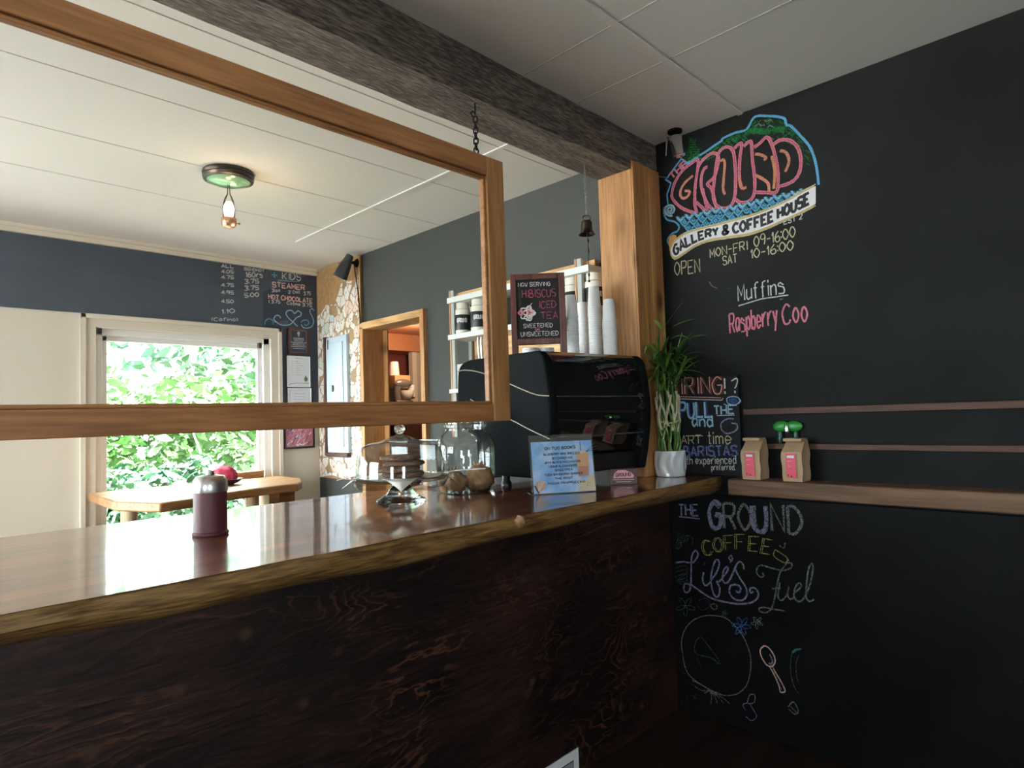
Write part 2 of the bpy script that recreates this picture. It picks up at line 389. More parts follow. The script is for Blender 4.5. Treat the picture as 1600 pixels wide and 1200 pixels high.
# ------------------------------------------------------------------ hand lettering: a single-stroke alphabet
GL = {
'A':'022842 1434','B':'0802 ~0828372505 ~0535433202','C':'~47280604123243','D':'0802 ~082846442202','E':'48080242 0535','F':'480802 0535',
'G':'~4728060412324445 2545','H':'0802 4842 0545','I':'1812','J':'~38332203','K':'0802 4804 1542','L':'080242','M':'0208244842','N':'02084248',
'O':'~28060422444628','P':'0802 ~0838473505','Q':'~28060422444628 2341','R':'0802 ~0838473505 2542','S':'~47381807153543321203','T':'0848 2822',
'U':'~080412324448','V':'082248','W':'0812253248','X':'0842 0248','Y':'082548 2522','Z':'08480242',
'0':'~28060422444628','1':'0618 1812','2':'~072847350 '.strip()+'2 0242','3':'~083847254432 '.strip()+'02','4':'380444 3832','5':'480805 ~0535433202','6':'~3816041232433504',
'7':'084822','8':'~250728472503224325','9':'~46250618384632',
'-':'0535','.':'0203','!':'0804 0203','?':'~0738473524 2223','&':'~421618383604023244',"'":'0807','+':'0545 2723','(':'~18060412','): ':'',')':'~08161402',':':'0304 0607',
'a':'~36160412233 '.strip()+'4 3632','b':'0802 ~0526342203','c':'~3526060412 '.strip()+'33','d':'3832 ~3516041233','e':'~04343516041233','f':'~38281712 0626','g':'~36160412233 '.strip()+'4 ~36312010',
'h':'0802 ~05263532','i':'0602 0708','j':'~16110 '.strip()+'0 1718','k':'0802 3604 1432','l':'0802','m':'0602 ~05162522 ~25364542','n':'0602 ~05263532','o':'~16041222342616','p':'0600 ~0526342203',
'q':'3630 ~3526041223','r':'0602 ~042636','s':'~35160534320 '.strip()+'2','t':'18121222 0626','u':'~06031233 3632','v':'061236','w':'0612252346','x':'0632 3602','y':'0622 3610','z':'06360232',
}
def gl_strokes(ch):
    out = []
    for s in GL.get(ch, '').split():
        sm = s[0] == '~'; s = s.lstrip('~')
        p = [(int(s[i]), int(s[i+1])-2) for i in range(0, len(s)-1, 2)]
        out.append(smooth2(p, 5) if sm else p)
    return out
def smooth2(p, k=6):
    if len(p) < 3: return p
    closed = p[0] == p[-1]
    q = [p[-2]]+p+[p[1]] if closed else [p[0]]+list(p)+[p[-1]]
    out = []
    for i in range(1, len(q)-2):
        p0, p1, p2, p3 = q[i-1], q[i], q[i+1], q[i+2]
        for j in range(k):
            t = j/k; o = []
            for c in range(len(p1)):
                a0, a1, a2, a3 = p0[c], p1[c], p2[c], p3[c]
                o.append(.5*(2*a1+(a2-a0)*t+(2*a0-5*a1+4*a2-a3)*t*t+(3*a1-a0-3*a2+a3)*t**3))
            out.append(tuple(o))
    out.append(tuple(q[-2])); return out

class Marks:
    """strokes and filled shapes drawn on one surface, in that surface's own 2-D coordinates"""
    def __init__(s, fmap): s.f = fmap; s.mb = MB(); s.mats = []; s.layer = 0
    def _mi(s, m):
        if m not in s.mats: s.mats.append(m)
        return s.mats.index(m)
    def line(s, pts, w, m, smooth=False, closed=False):
        pts = [tuple(p) for p in pts]
        if smooth:
            if closed and pts[0] != pts[-1]: pts.append(pts[0])
            pts = smooth2(pts, 6)
        q = [pts[0]]
        for p in pts[1:]:
            if (p[0]-q[-1][0])**2+(p[1]-q[-1][1])**2 > 1e-10: q.append(p)
        if len(q) < 2: return
        s.layer += 1; n = len(q); vs = []
        cl = closed or (abs(q[0][0]-q[-1][0])+abs(q[0][1]-q[-1][1]) < 1e-6)
        for i in range(n):
            a = q[i-1] if i else (q[-2] if cl and n > 3 else q[0]); b = q[i+1] if i < n-1 else (q[1] if cl and n > 3 else q[-1])
            d1 = (q[i][0]-a[0], q[i][1]-a[1]); d2 = (b[0]-q[i][0], b[1]-q[i][1])
            def nn(d):
                L = math.hypot(*d); return (0, 0) if L < 1e-9 else (-d[1]/L, d[0]/L)
            n1, n2 = nn(d1), nn(d2); nx, ny = n1[0]+n2[0], n1[1]+n2[1]; L = math.hypot(nx, ny)
            if L < 1e-6: nx, ny = n2
            else: nx, ny = nx/L, ny/L
            c = max(.5, abs(nx*(n2[0] or n1[0])+ny*(n2[1] or n1[1])))
            h = w/2/c*random.uniform(.88, 1.1)
            vs += [s.f(q[i][0]+nx*h, q[i][1]+ny*h, s.layer), s.f(q[i][0]-nx*h, q[i][1]-ny*h, s.layer)]
        s.mb.add(vs, [(2*i, 2*i+1, 2*i+3, 2*i+2) for i in range(n-1)], s._mi(m))
    def fill(s, pts, m):
        s.layer += 1
        s.mb.add([s.f(p[0], p[1], s.layer) for p in pts], [tuple(range(len(pts)))], s._mi(m))
    def strip(s, top, bot, m):
        s.layer += 1; n = len(top)
        s.mb.add([s.f(*p, s.layer) for p in top]+[s.f(*p, s.layer) for p in bot], [(i, i+1, n+i+1, n+i) for i in range(n-1)], s._mi(m))
    def text(s, t, p0, p1, h, w, m, up=None, gap=1.4, jit=.12):
        """letters of cap height h along the line p0 -> p1 (fills it exactly)"""
        wid = []
        for ch in t:
            ss = gl_strokes(ch); wid.append(2.6 if not ss else max(max(x for x, y in st) for st in ss)+gap)
        tot = max(1.0, sum(wid)-gap); ex = ((p1[0]-p0[0])/tot, (p1[1]-p0[1])/tot)
        up = up or (0, 1); ey = (up[0]*h/6, up[1]*h/6); x = 0
        for ch, wd in zip(t, wid):
            jy = random.uniform(-jit, jit)*2
            for st in gl_strokes(ch):
                s.line([(p0[0]+ex[0]*(x+a)+ey[0]*(b+jy), p0[1]+ex[1]*(x+a)+ey[1]*(b+jy)) for a, b in st], w, m)
            x += wd
    def build(s, name, parent): return s.mb.build(name, s.mats, parent, smooth=False)

def plane_map(o, eu, ev, n, lift=.0012):
    o, eu, ev, n = map(Vector, (o, eu, ev, n))
    return lambda u, v, k: o+eu*u+ev*v+n*(lift+k*6e-6)
XW = 2.729
def wp(x, y):                    # photo pixel -> coordinates on the right-hand wall
    P = on(x, y, 0, XW); return (-P.y, P.z)
def mp(x, y):                    # photo pixel -> coordinates on the far wall
    P = on(x, y, 1, 5.015); return (P.x, P.z)

# ------------------------------------------------------------------ room shell
ZC = 2.75
b = MB(); b.box((-3.25,-2.85,ZC), (2.9,5.2,ZC+.1)); ceiling = struct(b.build('ceiling', M['ceiling'], smooth=False))
b = MB()
yb = on(1035,90,2,ZC).y; b.box((-3.2,yb-.012,ZC-.006), (XW,yb+.012,ZC+.01))
xb = on(660,287,2,ZC).x; b.box((xb-.011,1.83,ZC-.006), (xb+.011,4.3,ZC+.01))
b.build('batten', M['batten'], ceiling, smooth=False)
b = MB()
for (px, py) in ((480,225),(515,309),(434,342),(565,146)):
    y = on(px,py,2,ZC).y; b.box((-3.2,y-.003,ZC-.0015), (XW,y+.003,ZC+.01))
for (px, py) in ((888,78),(1150,42)):
    x = on(px,py,2,ZC).x; b.box((x-.003,-2.8,ZC-.0015), (x+.003,1.62,ZC+.01))
b.build('seam', M['seam'], ceiling, smooth=False)
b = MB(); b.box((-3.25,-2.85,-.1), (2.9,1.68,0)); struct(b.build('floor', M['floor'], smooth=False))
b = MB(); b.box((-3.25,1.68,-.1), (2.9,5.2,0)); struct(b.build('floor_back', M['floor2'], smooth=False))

DY0, DY1, DZ = 3.555, 4.335, 2.16
b = MB()
b.box((XW,-2.85,0), (2.885,1.83,ZC), 0)
b.box((XW,1.83,0), (2.885,DY0,ZC), 1)
b.box((XW,DY0,DZ+.0), (2.885,DY1,ZC), 1)
b.box((XW,DY1,0), (2.885,5.17,ZC), 2)
wall_right = struct(b.build('wall_right', [M['black_wall'], M['green_wall'], M['cork']], smooth=False))

def wall_with_holes(name, axis, c0, c1, a0, a1, holes, m):
    """axis 0: wall across x (plane y=c), axis 1: wall across y (plane x=c); holes = (lo, hi, zlo, zhi)"""
    b = MB(); cuts = sorted(holes)
    def bx(p, q, z0, z1):
        if axis == 0: b.box((p, c0, z0), (q, c1, z1))
        else: b.box((c0, p, z0), (c1, q, z1))
    cur = a0
    for (l, h, z0, z1) in cuts:
        bx(cur, l, 0, ZC); bx(l, h, 0, z0); bx(l, h, z1, ZC); cur = h
    bx(cur, a1, 0, ZC)
    return struct(b.build(name, m, smooth=False))
H1 = (1.05, 2.28, .62, 2.12); H2 = (-2.6, 0.3, .62, 2.12)
wall_back = wall_with_holes('wall_back', 0, 5.02, 5.17, -3.25, 2.729, [H1, H2], M['cream_wall'])
H3 = (2.1, 4.7, .4, 2.45); H4 = (-1.6, -.6, .8, 2.1)
wall_with_holes('wall_left', 1, -3.35, -3.2, -2.85, 5.17, [H3, H4], M['plain_wall'])
H5 = (-1.6, -.7, .9, 2.1)
wall_with_holes('wall_front', 0, -3.0, -2.85, -3.35, 2.885, [H5], M['plain_wall'])

def window(i, axis, c_in, c_out, h, inward):
    """casing, sash and glass filling a wall opening"""
    l, r, z0, z1 = h
    def P(a, d, z): return (a, d, z) if axis == 0 else (d, a, z)
    b = MB(); k = .085; d0 = c_in; d1 = c_in+inward*.022; d2 = c_in+inward*.036
    for (a0, a1, q0, q1) in ((l-k, l+.005, z0-k, z1+k), (r-.005, r+k, z0-k, z1+k), (l, r, z1-.005, z1+k), (l, r, z0-k, z0+.005)):
        b.box(P(a0, d0, q0), P(a1, d1, q1))
    for (a0, a1, q0, q1) in ((l-k, l-k+.03, z0-k, z1+k), (r+k-.03, r+k, z0-k, z1+k), (l-k, r+k, z1+k-.03, z1+k)):
        b.box(P(a0, d0, q0), P(a1, d2, q1))
    win = struct(b.build('window_%d' % i, M['trim'], bevel=.003))
    s = MB(); t = .05; e0 = c_in-inward*.02; e1 = c_in-inward*.10
    for (a0, a1, q0, q1) in ((l, l+t, z0, z1), (r-t, r, z0, z1), (l, r, z1-t, z1), (l, r, z0, z0+t)):
        s.box(P(a0, e0, q0), P(a1, e1, q1))
    t2 = .085; e0 = c_in-inward*.055; e1 = c_in-inward*.09
    for (a0, a1, q0, q1) in ((l+t, l+t2, z0, z1), (r-t2, r-t, z0, z1), (l, r, z1-t2, z1-t), (l, r, z0+t, z0+t2)):
        s.box(P(a0, e0, q0), P(a1, e1, q1))
    s.build('sash', M['sash'], win, bevel=.003)
    g = MB(); g.box(P(l+t2-.01, c_in-inward*.070, z0+t2-.01), P(r-t2+.01, c_in-inward*.074, z1-t2+.01)); g.build('glass', M['window_glass'], win, smooth=False)
    return win
w1 = window(1, 0, 5.02, 5.17, H1, -1)
b = MB(); b.box((2.165,4.975,2.03), (2.19,5.01,2.075)); b.build('latch', M['bronze'], w1, bevel=.004)
window(2, 0, 5.02, 5.17, H2, -1); window(3, 1, -3.2, -3.35, H3, 1); window(4, 1, -3.2, -3.35, H4, 1); window(5, 0, -2.85, -3.0, H5, 1)

b = MB(); b.box((-3.2,4.995,2.692), (2.70,5.02,2.75)); b.box((-3.2,4.985,2.725), (2.70,5.02,2.75)); struct(b.build('trim_1', M['trim'], bevel=.003))
b = MB(); b.box((-3.2,5.0,0), (2.69,5.02,.1)); struct(b.build('baseboard_back', M['trim'], bevel=.003))

# timber lined doorway to the kitchen
b = MB()
b.box((2.695,DY1-.045,0), (2.885,DY1,DZ))
b.box((2.695,DY0-.045,0), (2.885,DY0,DZ+.035)); b.box((2.885,DY1-.1,0), (2.90,DY1+.05,DZ+.04))
door_1 = struct(b.build('door_1', M['pine'], bevel=.004))
b = MB(); b.box((2.695,DY0-.01,DZ-.02), (2.885,DY1,DZ+.035)); b.build('door_head', M['pineh'], door_1, bevel=.004)

# the kitchen beyond it
b = MB(); b.box((2.885,2.9,-.1), (6.2,5.17,0)); b.box((3.3,5.17,-.1), (6.2,7.0,0)); struct(b.build('floor_kitchen', M['floor2'], smooth=False))
b = MB(); b.box((2.885,2.9,2.5), (6.2,5.17,2.6)); b.box((3.3,5.17,2.5), (6.2,7.0,2.6)); struct(b.build('ceiling_kitchen', M['kitchen_orange'], smooth=False))
b = MB(); b.box((3.3,6.9,0), (6.2,7.0,2.5)); struct(b.build('wall_kitchen_back', M['kitchen_red'], smooth=False))
b = MB(); b.box((6.1,2.9,0), (6.2,7.0,2.5)); b.box((2.885,2.9,0), (6.2,2.8,2.5)); b.box((3.3,5.17,0), (3.36,7.0,2.5)); b.box((2.885,5.11,0), (3.36,5.17,2.5)); struct(b.build('wall_kitchen_right', M['kitchen_brown'], smooth=False))
b = MB(); b.box((3.36,6.55,2.29), (6.1,6.9,2.5)); struct(b.build('soffit', M['kitchen_orange'], smooth=False))

# ------------------------------------------------------------------ beam and post
def rough_bar(x0, x1, y0, y1, z0, z1, n, amp, axis=0):
    """a long timber with slightly uneven arrises"""
    b = MB(); vs = []; fs = []
    for i in range(n+1):
        t = i/n
        for (a, c) in ((0,0),(1,0),(1,1),(0,1)):
            if axis == 0: vs.append((x0+(x1-x0)*t, (y0, y1)[a]+random.uniform(-amp, amp), (z0, z1)[c]+(random.uniform(-amp, amp) if c == 0 else 0)))
            else: vs.append(((x0, x1)[a]+random.uniform(-amp, amp), (y0, y1)[c]+random.uniform(-amp, amp), z0+(z1-z0)*t))
    for i in range(n):
        for k in range(4):
            k2 = (k+1) % 4; fs.append((i*4+k, i*4+k2, i*4+4+k2, i*4+4+k))
    fs += [(3,2,1,0), (n*4, n*4+1, n*4+2, n*4+3)]
    return b.add(vs, fs)
o = rough_bar(-3.2, XW-.001, 1.622, 1.833, 2.572, 2.7495, 40, .003).build('timber_beam', M['beam'], bevel=.008)
tag(o, 'weathered grey timber beam running under the white ceiling above the counter', 'beam')
post = thing('timber_post', 'honey coloured timber post carrying the grey beam beside the chalkboard wall', 'post', (2.6,1.72,1.0))
for (xa, xb_) in ((2.492, 2.625), (2.627, XW-.002)):
    b = rough_bar(xa, xb_, 1.622, 1.815, 1.1185, 2.5685, 14, .0008, 2); b.box((xa,1.612,1.1185), (xb_,1.6225,2.606)); b.build('board', M['post'], post, bevel=.003)

# ------------------------------------------------------------------ counter
CT = 1.118
ct = thing('countertop', 'glossy live edge wooden slab countertop with a yellow brown wavy front edge', 'countertop', (0.5,1.8,CT))
N = 90; vs = []; fs = []
prof = [(0,0),(.004,-.006),(-.004,-.03),(.012,-.056),(.045,-.074)]
x0, x1 = -1.7, XW-.006
def wav(x): return .010*math.sin(x*2.1+.6)+.007*math.sin(x*5.3+1.4)+.003*math.sin(x*13)
top = MB(); ed = MB(); tv = []; tf = []
for i in range(N+1):
    t = i/N; x = x0+(x1-x0)*t; y = 1.343+wav(x)*.8
    if x > 2.60: y += (x-2.60)**2*1.2
    tv += [(x,y,CT),(x,2.335,CT)]
    for j, (dy, dz) in enumerate(prof):
        vs.append((x, y+dy-.004*math.sin(x*9+j)*(j > 0), CT+dz+(.006*math.sin(x*3.7+1)+.004*math.sin(x*11))*(j >= 3)))
    vs.append((x, 2.335, CT-.074)); vs.append((x, 2.335, CT))
P_ = len(prof)+2
for i in range(N):
    tf.append((2*i, 2*i+2, 2*i+3, 2*i+1))
    for j in range(P_-1): fs.append((i*P_+j, i*P_+j+1, (i+1)*P_+j+1, (i+1)*P_+j))
fs += [tuple(range(P_)), tuple(N*P_+j for j in range(P_-1, -1, -1))]
ed.add(vs, fs).build('live_edge', M['edge'], ct, ang=50)
top.add([(a, b_, c+.0004) for a, b_, c in tv], tf).build('varnished_top', M['counter'], ct, smooth=False)
P = on(811,816,1,1.343)
MB().sphere((P.x,1.341,P.z+.002), .0205, 24, 16, (1.05,.80,.95), fn=lambda d: 1+.06*math.sin(7*d.x+3*d.z)).build('knot', mat('polished_knot', (.36,.20,.105), .3, coat=.4, vary=.35, vscale=60), ct)
b = MB(); b.box((-1.7,1.63,0), (XW-.002,1.66,CT-.086))
o = b.build('counter_front', M['front'], smooth=False); tag(o, 'dark red brown stained plywood front under the live edge countertop', 'counter front')
GRY2 = mat('printed_grey', (.30,.31,.33), .7)
# paper notice fixed to the counter front
A = on(903,1168,1,1.628); Bq = on(905,1200,1,1.628)
nb = MB(); nb.box((A.x-.30,1.626,A.z-.40), (A.x,1.6298,A.z)); no = nb.build('paper_notice', M['paper'], smooth=False)
tag(no, 'white paper notice on the dark counter front near the floor', 'notice')
mk = Marks(plane_map((A.x-.30,1.626,A.z-.40), (1,0,0), (0,0,1), (0,-1,0)))
mk.fill([(.035,.365),(.265,.365),(.265,.035),(.035,.035)], GRY2)
mk.line([(.035,.365),(.265,.365),(.265,.035),(.035,.035),(.035,.365)], .007, BPT)
no['_o'] = (0,0,0); mk.build('printed_border', no)

# ------------------------------------------------------------------ hanging wooden frame with clear pane
FY = 1.64; FX1 = on(792,450,1,FY).x; FX0 = .055
fz1 = on(785,253,1,FY).z; fz0 = on(800,657,1,FY).z
ww = FX1-on(762,270,1,FY).x; ww = on(789,450,1,FY).x-on(763,450,1,FY).x
rb = on(700,632,1,FY).z-on(700,661,1,FY).z; rt_ = on(600,184,1,FY).z-on(600,219,1,FY).z
fr = thing('hanging_screen', 'cedar wood frame with a clear pane hung on chains over the counter', 'screen', ((FX0+FX1)/2, FY+.02, fz0))
def rail(za, zb, name):
    b = MB(); b.box((FX0+ww,FY,za), (FX1-ww,FY+.038,zb)); return b.build(name, M['cedar'], fr, bevel=.003)
rail(fz0, fz0+rb, 'rail'); rail(fz1-rt_, fz1, 'rail')
for xa in (FX0, FX1-ww):
    b = MB(); b.box((xa,FY-.0005,fz0), (xa+ww,FY+.0385,fz1)); b.build('stile', M['cedarv'], fr, bevel=.003)
b = MB(); k = .011
b.box((FX0+ww,FY+.010,fz0+rb), (FX1-ww,FY+.034,fz0+rb+k)); b.box((FX0+ww,FY+.010,fz1-rt_-k), (FX1-ww,FY+.034,fz1-rt_))
b.box((FX0+ww,FY+.010,fz0+rb), (FX0+ww+k,FY+.034,fz1-rt_)); b.box((FX1-ww-k,FY+.010,fz0+rb), (FX1-ww,FY+.034,fz1-rt_))
b.build('inner_bead', M['cedar'], fr, bevel=.003)
b = MB(); b.box((FX0+ww+k*.3,FY+.020,fz0+rb+k*.3), (FX1-ww-k*.3,FY+.023,fz1-rt_-k*.3)); b.build('pane', M['shield'], fr, smooth=False)

def link(b, c, h, w, r, turn, n=20):
    pts = []
    for i in range(n):
        a = 2*math.pi*i/n; x = math.cos(a)*w; z = math.sin(a); z = (h-w)*(1 if z > 0 else -1)*(abs(z) > .15)*1.0+z*w if abs(z) > .15 else z*w
        pts.append((c[0]+x*math.cos(turn), c[1]+x*math.sin(turn), c[2]+z))
    b.tube(pts, r, 6, closed=True)
def hang_chain(x, lab):
    t = thing('hanging_chain', lab, 'chain', (x, FY+.018, 2.572))
    b = MB(); b.tube([(x,FY+.018,2.578),(x,FY+.018,2.535)], .0028, 8)
    b.tube([(x-.010+.010*math.cos(a), FY+.018, 2.528+.010*math.sin(a)) for a in [i*.45 for i in range(14)]], .0026, 6); b.build('hook', M['iron'], t)
    z = 2.520; turn = .5; gap = z-(fz1+.022)
    n = 6; hh = gap/n*.64
    for i in range(n):
        b = MB(); link(b, (x, FY+.018, z-gap*(i+.5)/n), hh, .0085, .0027, turn if i % 2 else turn+1.45); b.build('link', M['iron'], t)
    b = MB(); b.tube([(x+.011*math.cos(a), FY+.018, fz1+.016+.011*math.sin(a)) for a in [i*2*math.pi/16 for i in range(16)]], .0026, 6, closed=True)
    b.tube([(x,FY+.018,fz1+.006),(x,FY+.018,fz1-.002)], .0028, 8); b.build('eye_screw', M['iron'], t)
    return t
hang_chain(on(743,200,1,FY+.018).x, 'black chain holding up the right end of the cedar frame')
hang_chain(FX0+.14, 'black chain holding up the left end of the cedar frame')

# ------------------------------------------------------------------ brass bell on a chain
BX, BY = 2.296, 1.745
bl = thing('bell', 'small aged bronze bell hanging on a fine chain below the beam', 'bell', (BX,BY,2.57))
bz1 = on(912,346,0,BX).z; bz0 = on(912,368,0,BX).z; bh = bz1-bz0
b = MB(); z = 2.575; nlk = 22; st = (2.575-bz1-.026)/nlk
for i in range(nlk): link(b, (BX,BY,z-st*(i+.5)), st*.66, .0032, .0011, .4 if i % 2 else 1.97, 10)
b.build('chain', M['steel'], bl)
b = MB(); b.tube([(BX+.013*math.cos(a), BY-.013*math.cos(a), bz1+.012+.013*math.sin(a)) for a in [i*2*math.pi/18 for i in range(18)]], .0028, 8, closed=True); b.build('ring', M['bronze'], bl)
r = .038
MB().lathe([(.0,bh),(.008,bh*1.02),(.010,bh*.99),(.020,bh*.965),(.0245,bh*.90),(.0255,bh*.78),(.0255,bh*.50),(.0275,bh*.32),(.032,bh*.15),(.0375,bh*.04),(r+.001,0),(.037,.001),(.030,bh*.16),(.024,bh*.4),(.022,bh*.8),(0,bh*.9)], (BX,BY,bz0), 36).build('bell_body', M['bronze'], bl)
b = MB(); rz = on(916,440,0,BX).z
b.tube([(BX,BY,bz0+bh*.5),(BX+.002,BY,bz0-.01),(BX+.004,BY,bz0-.05),(BX+.002,BY,rz)], .0022, 6)
b.sphere((BX+.003,BY,bz0-.03), .0065, 10, 8, (1,1,2.0)); b.sphere((BX+.004,BY,bz0-.075), .006, 10, 8, (.8,.8,2.4)); b.sphere((BX+.003,BY,rz+.03), .005, 10, 8, (1,1,2.0)); b.sphere((BX+.002,BY,rz), .006, 10, 8)
b.build('clapper_rope', M['black_plastic'], bl)

# ------------------------------------------------------------------ espresso machine
MX0, MX1, MZ0, MZ1 = 1.84, 2.462, 1.168, 1.680
em = thing('espresso_machine', 'big black espresso machine on the counter with its glossy back towards us', 'espresso machine', (MX0, 1.637, CT))
rear = [(1.654,1.168),(1.635,1.24),(1.618,1.33),(1.609,1.41),(1.610,1.49),(1.620,1.575),(1.637,1.645),(1.669,1.676)]
rear = smooth2(rear, 4)
front_ = smooth2([(2.13,1.680),(2.19,1.668),(2.222,1.64),(2.232,1.58),(2.235,1.45),(2.22,1.38)], 4)
sidep = rear+front_+[(2.10,1.33),(2.09,1.20),(2.04,1.168)]
def side_panel(x, w, inw):
    b = MB(); b.prism([(x, y, z) for y, z in sidep], (w,0,0)); return b.build('side_panel', M['black_metal'], em, bevel=.014, seg=3)
side_panel(MX0, .045, 1); side_panel(MX1-.045, .045, -1)
b = MB(); n = len(rear)
vs = [(MX0+.04, y+.006, z) for y, z in rear]+[(MX1-.04, y+.006, z) for y, z in rear]
zcut = 1.252
b.prism([(MX0+.04, y+.006, z) for y, z in rear if z >= zcut]+[(MX0+.04, 1.73, 1.671),(MX0+.04,1.73,zcut)], (MX1-MX0-.08,0,0)); b.build('back_panel', M['gloss_black'], em, ang=30)
b = MB(); b.box((MX0+.04,1.675,MZ0+.004), (MX1-.04,2.02,zcut-.002)); b.build('base', M['black_plastic'], em, bevel=.006)
b = MB(); b.box((MX0+.045,1.735,zcut+.002), (MX1-.045,2.09,1.655)); b.build('body', M['black_plastic'], em, bevel=.005)
b = MB(); b.box((MX0+.04,1.672,1.658), (MX1-.04,2.17,1.6745)); b.build('top_tray', M['steel'], em, bevel=.003)
def ry(z):
    for (a, c), (d, e) in zip(rear[:-1], rear[1:]):
        if c <= z <= e: return a+(d-a)*(z-c)/(e-c)
    return 1.65
for z in (1.490, 1.330):
    b = MB(); b.box((MX0+.044,ry(z)+.002,z-.0022), (MX1-.044,ry(z)+.010,z+.0022)); b.build('chrome_strip', M['chrome'], em, bevel=.001)
for pts in ([(2.225,1.635),(2.16,1.635),(2.05,1.617),(1.90,1.572),(1.77,1.527),(1.68,1.500),(1.607,1.492)], [(2.13,1.50),(2.01,1.456),(1.84,1.402),(1.74,1.366),(1.612,1.325)]):
    b = MB(); b.tube([(MX0-.0005, y, z) for y, z in smooth2(pts, 5)], .0028, 6); b.build('chrome_strip', M['chrome'], em)
for (x, y) in ((MX0+.07,1.70),(MX1-.07,1.70),(MX0+.07,1.98),(MX1-.07,1.98)):
    MB().lathe([(.024,0),(.024,.012),(.018,.02),(.018,.055)], (x,y,CT+.0006), 20, cap0=True, cap1=True).build('foot', M['black_plastic'], em)
b = MB(); b.box((MX0+.05,2.04,CT+.03), (MX1-.05,2.24,CT+.075)); b.build('drip_tray', M['steel'], em, bevel=.004)
for gx in (2.0, 2.31):
    b = MB(); b.lathe([(.032,1.30),(.036,1.315),(.036,1.345),(.030,1.38)], (gx,2.15,0), 24, cap0=True, cap1=True); b.tube([(gx,2.18,1.325),(gx,2.30,1.305)], [.011,.014], 10); b.build('brew_group', M['chrome'], em)
em.rotation_euler = (0, 0, math.radians(-6))

# ------------------------------------------------------------------ things on top of the machine
TZ = 1.675
A0 = Vector((1.935,1.90,TZ)); A1 = Vector((2.095,1.722,TZ)); eu = (A1-A0).normalized(); nrm = Vector((eu.y,-eu.x,0)).normalized()
if nrm.dot(CAMP-A0) < 0: nrm = -nrm
AW = (A1-A0).length; AH = .370; lean = .09
evv = (Vector((0,0,1))*math.cos(lean)-nrm*math.sin(lean)).normalized(); en = nrm*math.cos(lean)+Vector((0,0,1))*math.sin(lean)
sb = thing('sandwich_board', 'little mahogany framed chalkboard sign with pink chalk lettering on the espresso machine', 'chalkboard', tuple((A0+A1)/2))
def sbx(name, u0, u1, v0, v1, d0, d1, m, **k):
    b = MB(); b.obox(A0+eu*u0+evv*v0+en*d0, eu*(u1-u0), evv*(v1-v0), en*(d1-d0)); return b.build(name, m, sb, **k)
k = .026
sbx('stile', 0, k, 0, AH, -.016, 0, M['mahogany'], bevel=.002); sbx('stile', AW-k, AW, 0, AH, -.016, 0, M['mahogany'], bevel=.002)
sbx('rail', k, AW-k, AH-k, AH, -.016, 0, M['mahogany'], bevel=.002); sbx('rail', k, AW-k, .052, .052+k, -.016, 0, M['mahogany'], bevel=.002)
bd = sbx('board', k-.003, AW-k+.003, .052+k-.003, AH-k+.003, -.011, -.006, M['slate'], smooth=False)
b = MB()
for u in (0, AW-k):
    b2 = MB(); b2.obox(A0+eu*u-nrm*.115, eu*k, (evv*AH-en*.018+nrm*.115).normalized()*AH*.93, -nrm*.012); b2.build('rear_leg', M['mahogany'], sb)
BB = A0+eu*k+evv*(.052+k)+en*(-.006); bw = AW-2*k; bh2 = AH-.052-2*k
mk = Marks(plane_map(BB, eu, evv, en, .0008))
def bt(t, u0, u1, v, h, w, m, **kk): mk.text(t, (u0*bw, v*bh2), (u1*bw, v*bh2), h*bh2, w, m, **kk)
bt('NOW SERVING', .05, .80, .885, .065, .0022, WHT); bt('HIBISCUS', .14, .92, .70, .125, .0026, RED)
bt('ICED', .52, .92, .51, .115, .0026, RED); bt('TEA', .56, .95, .33, .11, .0026, RED)
bt('SWEETENED', .15, .82, .185, .065, .0022, WHT); bt('OR', .42, .52, .135, .03, .0016, PNK); bt('UNSWEETENED', .08, .95, .045, .07, .0022, WHT)
def petal(cx, cy, r, m, w, lob=5, tw=.18):
    mk.line([((cx+r*(1+tw*math.cos(lob*a))*math.cos(a))*bw, (cy*bh2+r*(1+tw*math.cos(lob*a))*math.sin(a)*bw)) for a in [i*2*math.pi/60 for i in range(61)]], w, m)
petal(.25, .43, .155, WHT, .005); petal(.28, .44, .11, WHT, .006, 4); petal(.30, .44, .07, LPK, .008, 3); petal(.30, .44, .03, PNK, .005, 3); petal(.10, .44, .05, PNK, .008, 4); petal(.24, .36, .06, WHT, .005, 4); mk.line([(.30*bw,.54*bh2),(.36*bw,.60*bh2)], .003, WHT)
mk.build('chalk_lettering', bd)

def cup_mesh(parent_name='paper_cup'):
    b = MB(); h = .100
    b.lathe([(.0305,.0),(.0322,.001),(.0326,.003),(.0322,.005),(.0307,.0058),(.0252,h-.004),(.0245,h),(.0225,h),(.0222,h-.006),(.0,h-.006)], (0,0,0), 28)
    return b
cup_src = None
def cup_stack(px, Y, ytop, where):
    global cup_src
    P = on(px, 551, 1, Y); zt = on(px, ytop, 1, Y).z; n = max(2, round((zt-TZ-.1)/.0085)+1)
    for i in range(n):
        z = TZ+.0006+i*.0085
        lab = ('topmost white paper cup of the upside down ' if i == n-1 else 'white paper cup nested in the upside down ')+where
        if cup_src is None: cup_src = cup_mesh().build('paper_cup', M['cup'], origin=(0,0,0)); o = cup_src
        else: o = cup_src.copy(); COL.objects.link(o)
        o.location = (P.x+random.uniform(-.0006,.0006), Y+random.uniform(-.0006,.0006), z); tag(o, lab, 'cup', 'paper cups stacked on the espresso machine')
cup_stack(894.5, 1.78, 462, 'stack right beside the mahogany sign')
cup_stack(913, 1.92, 475, 'stack second from the mahogany sign')
cup_stack(931.5, 1.80, 449, 'tallest stack in the middle')
cup_stack(954, 1.68, 470, 'stack nearest the timber post')
lid_src = None
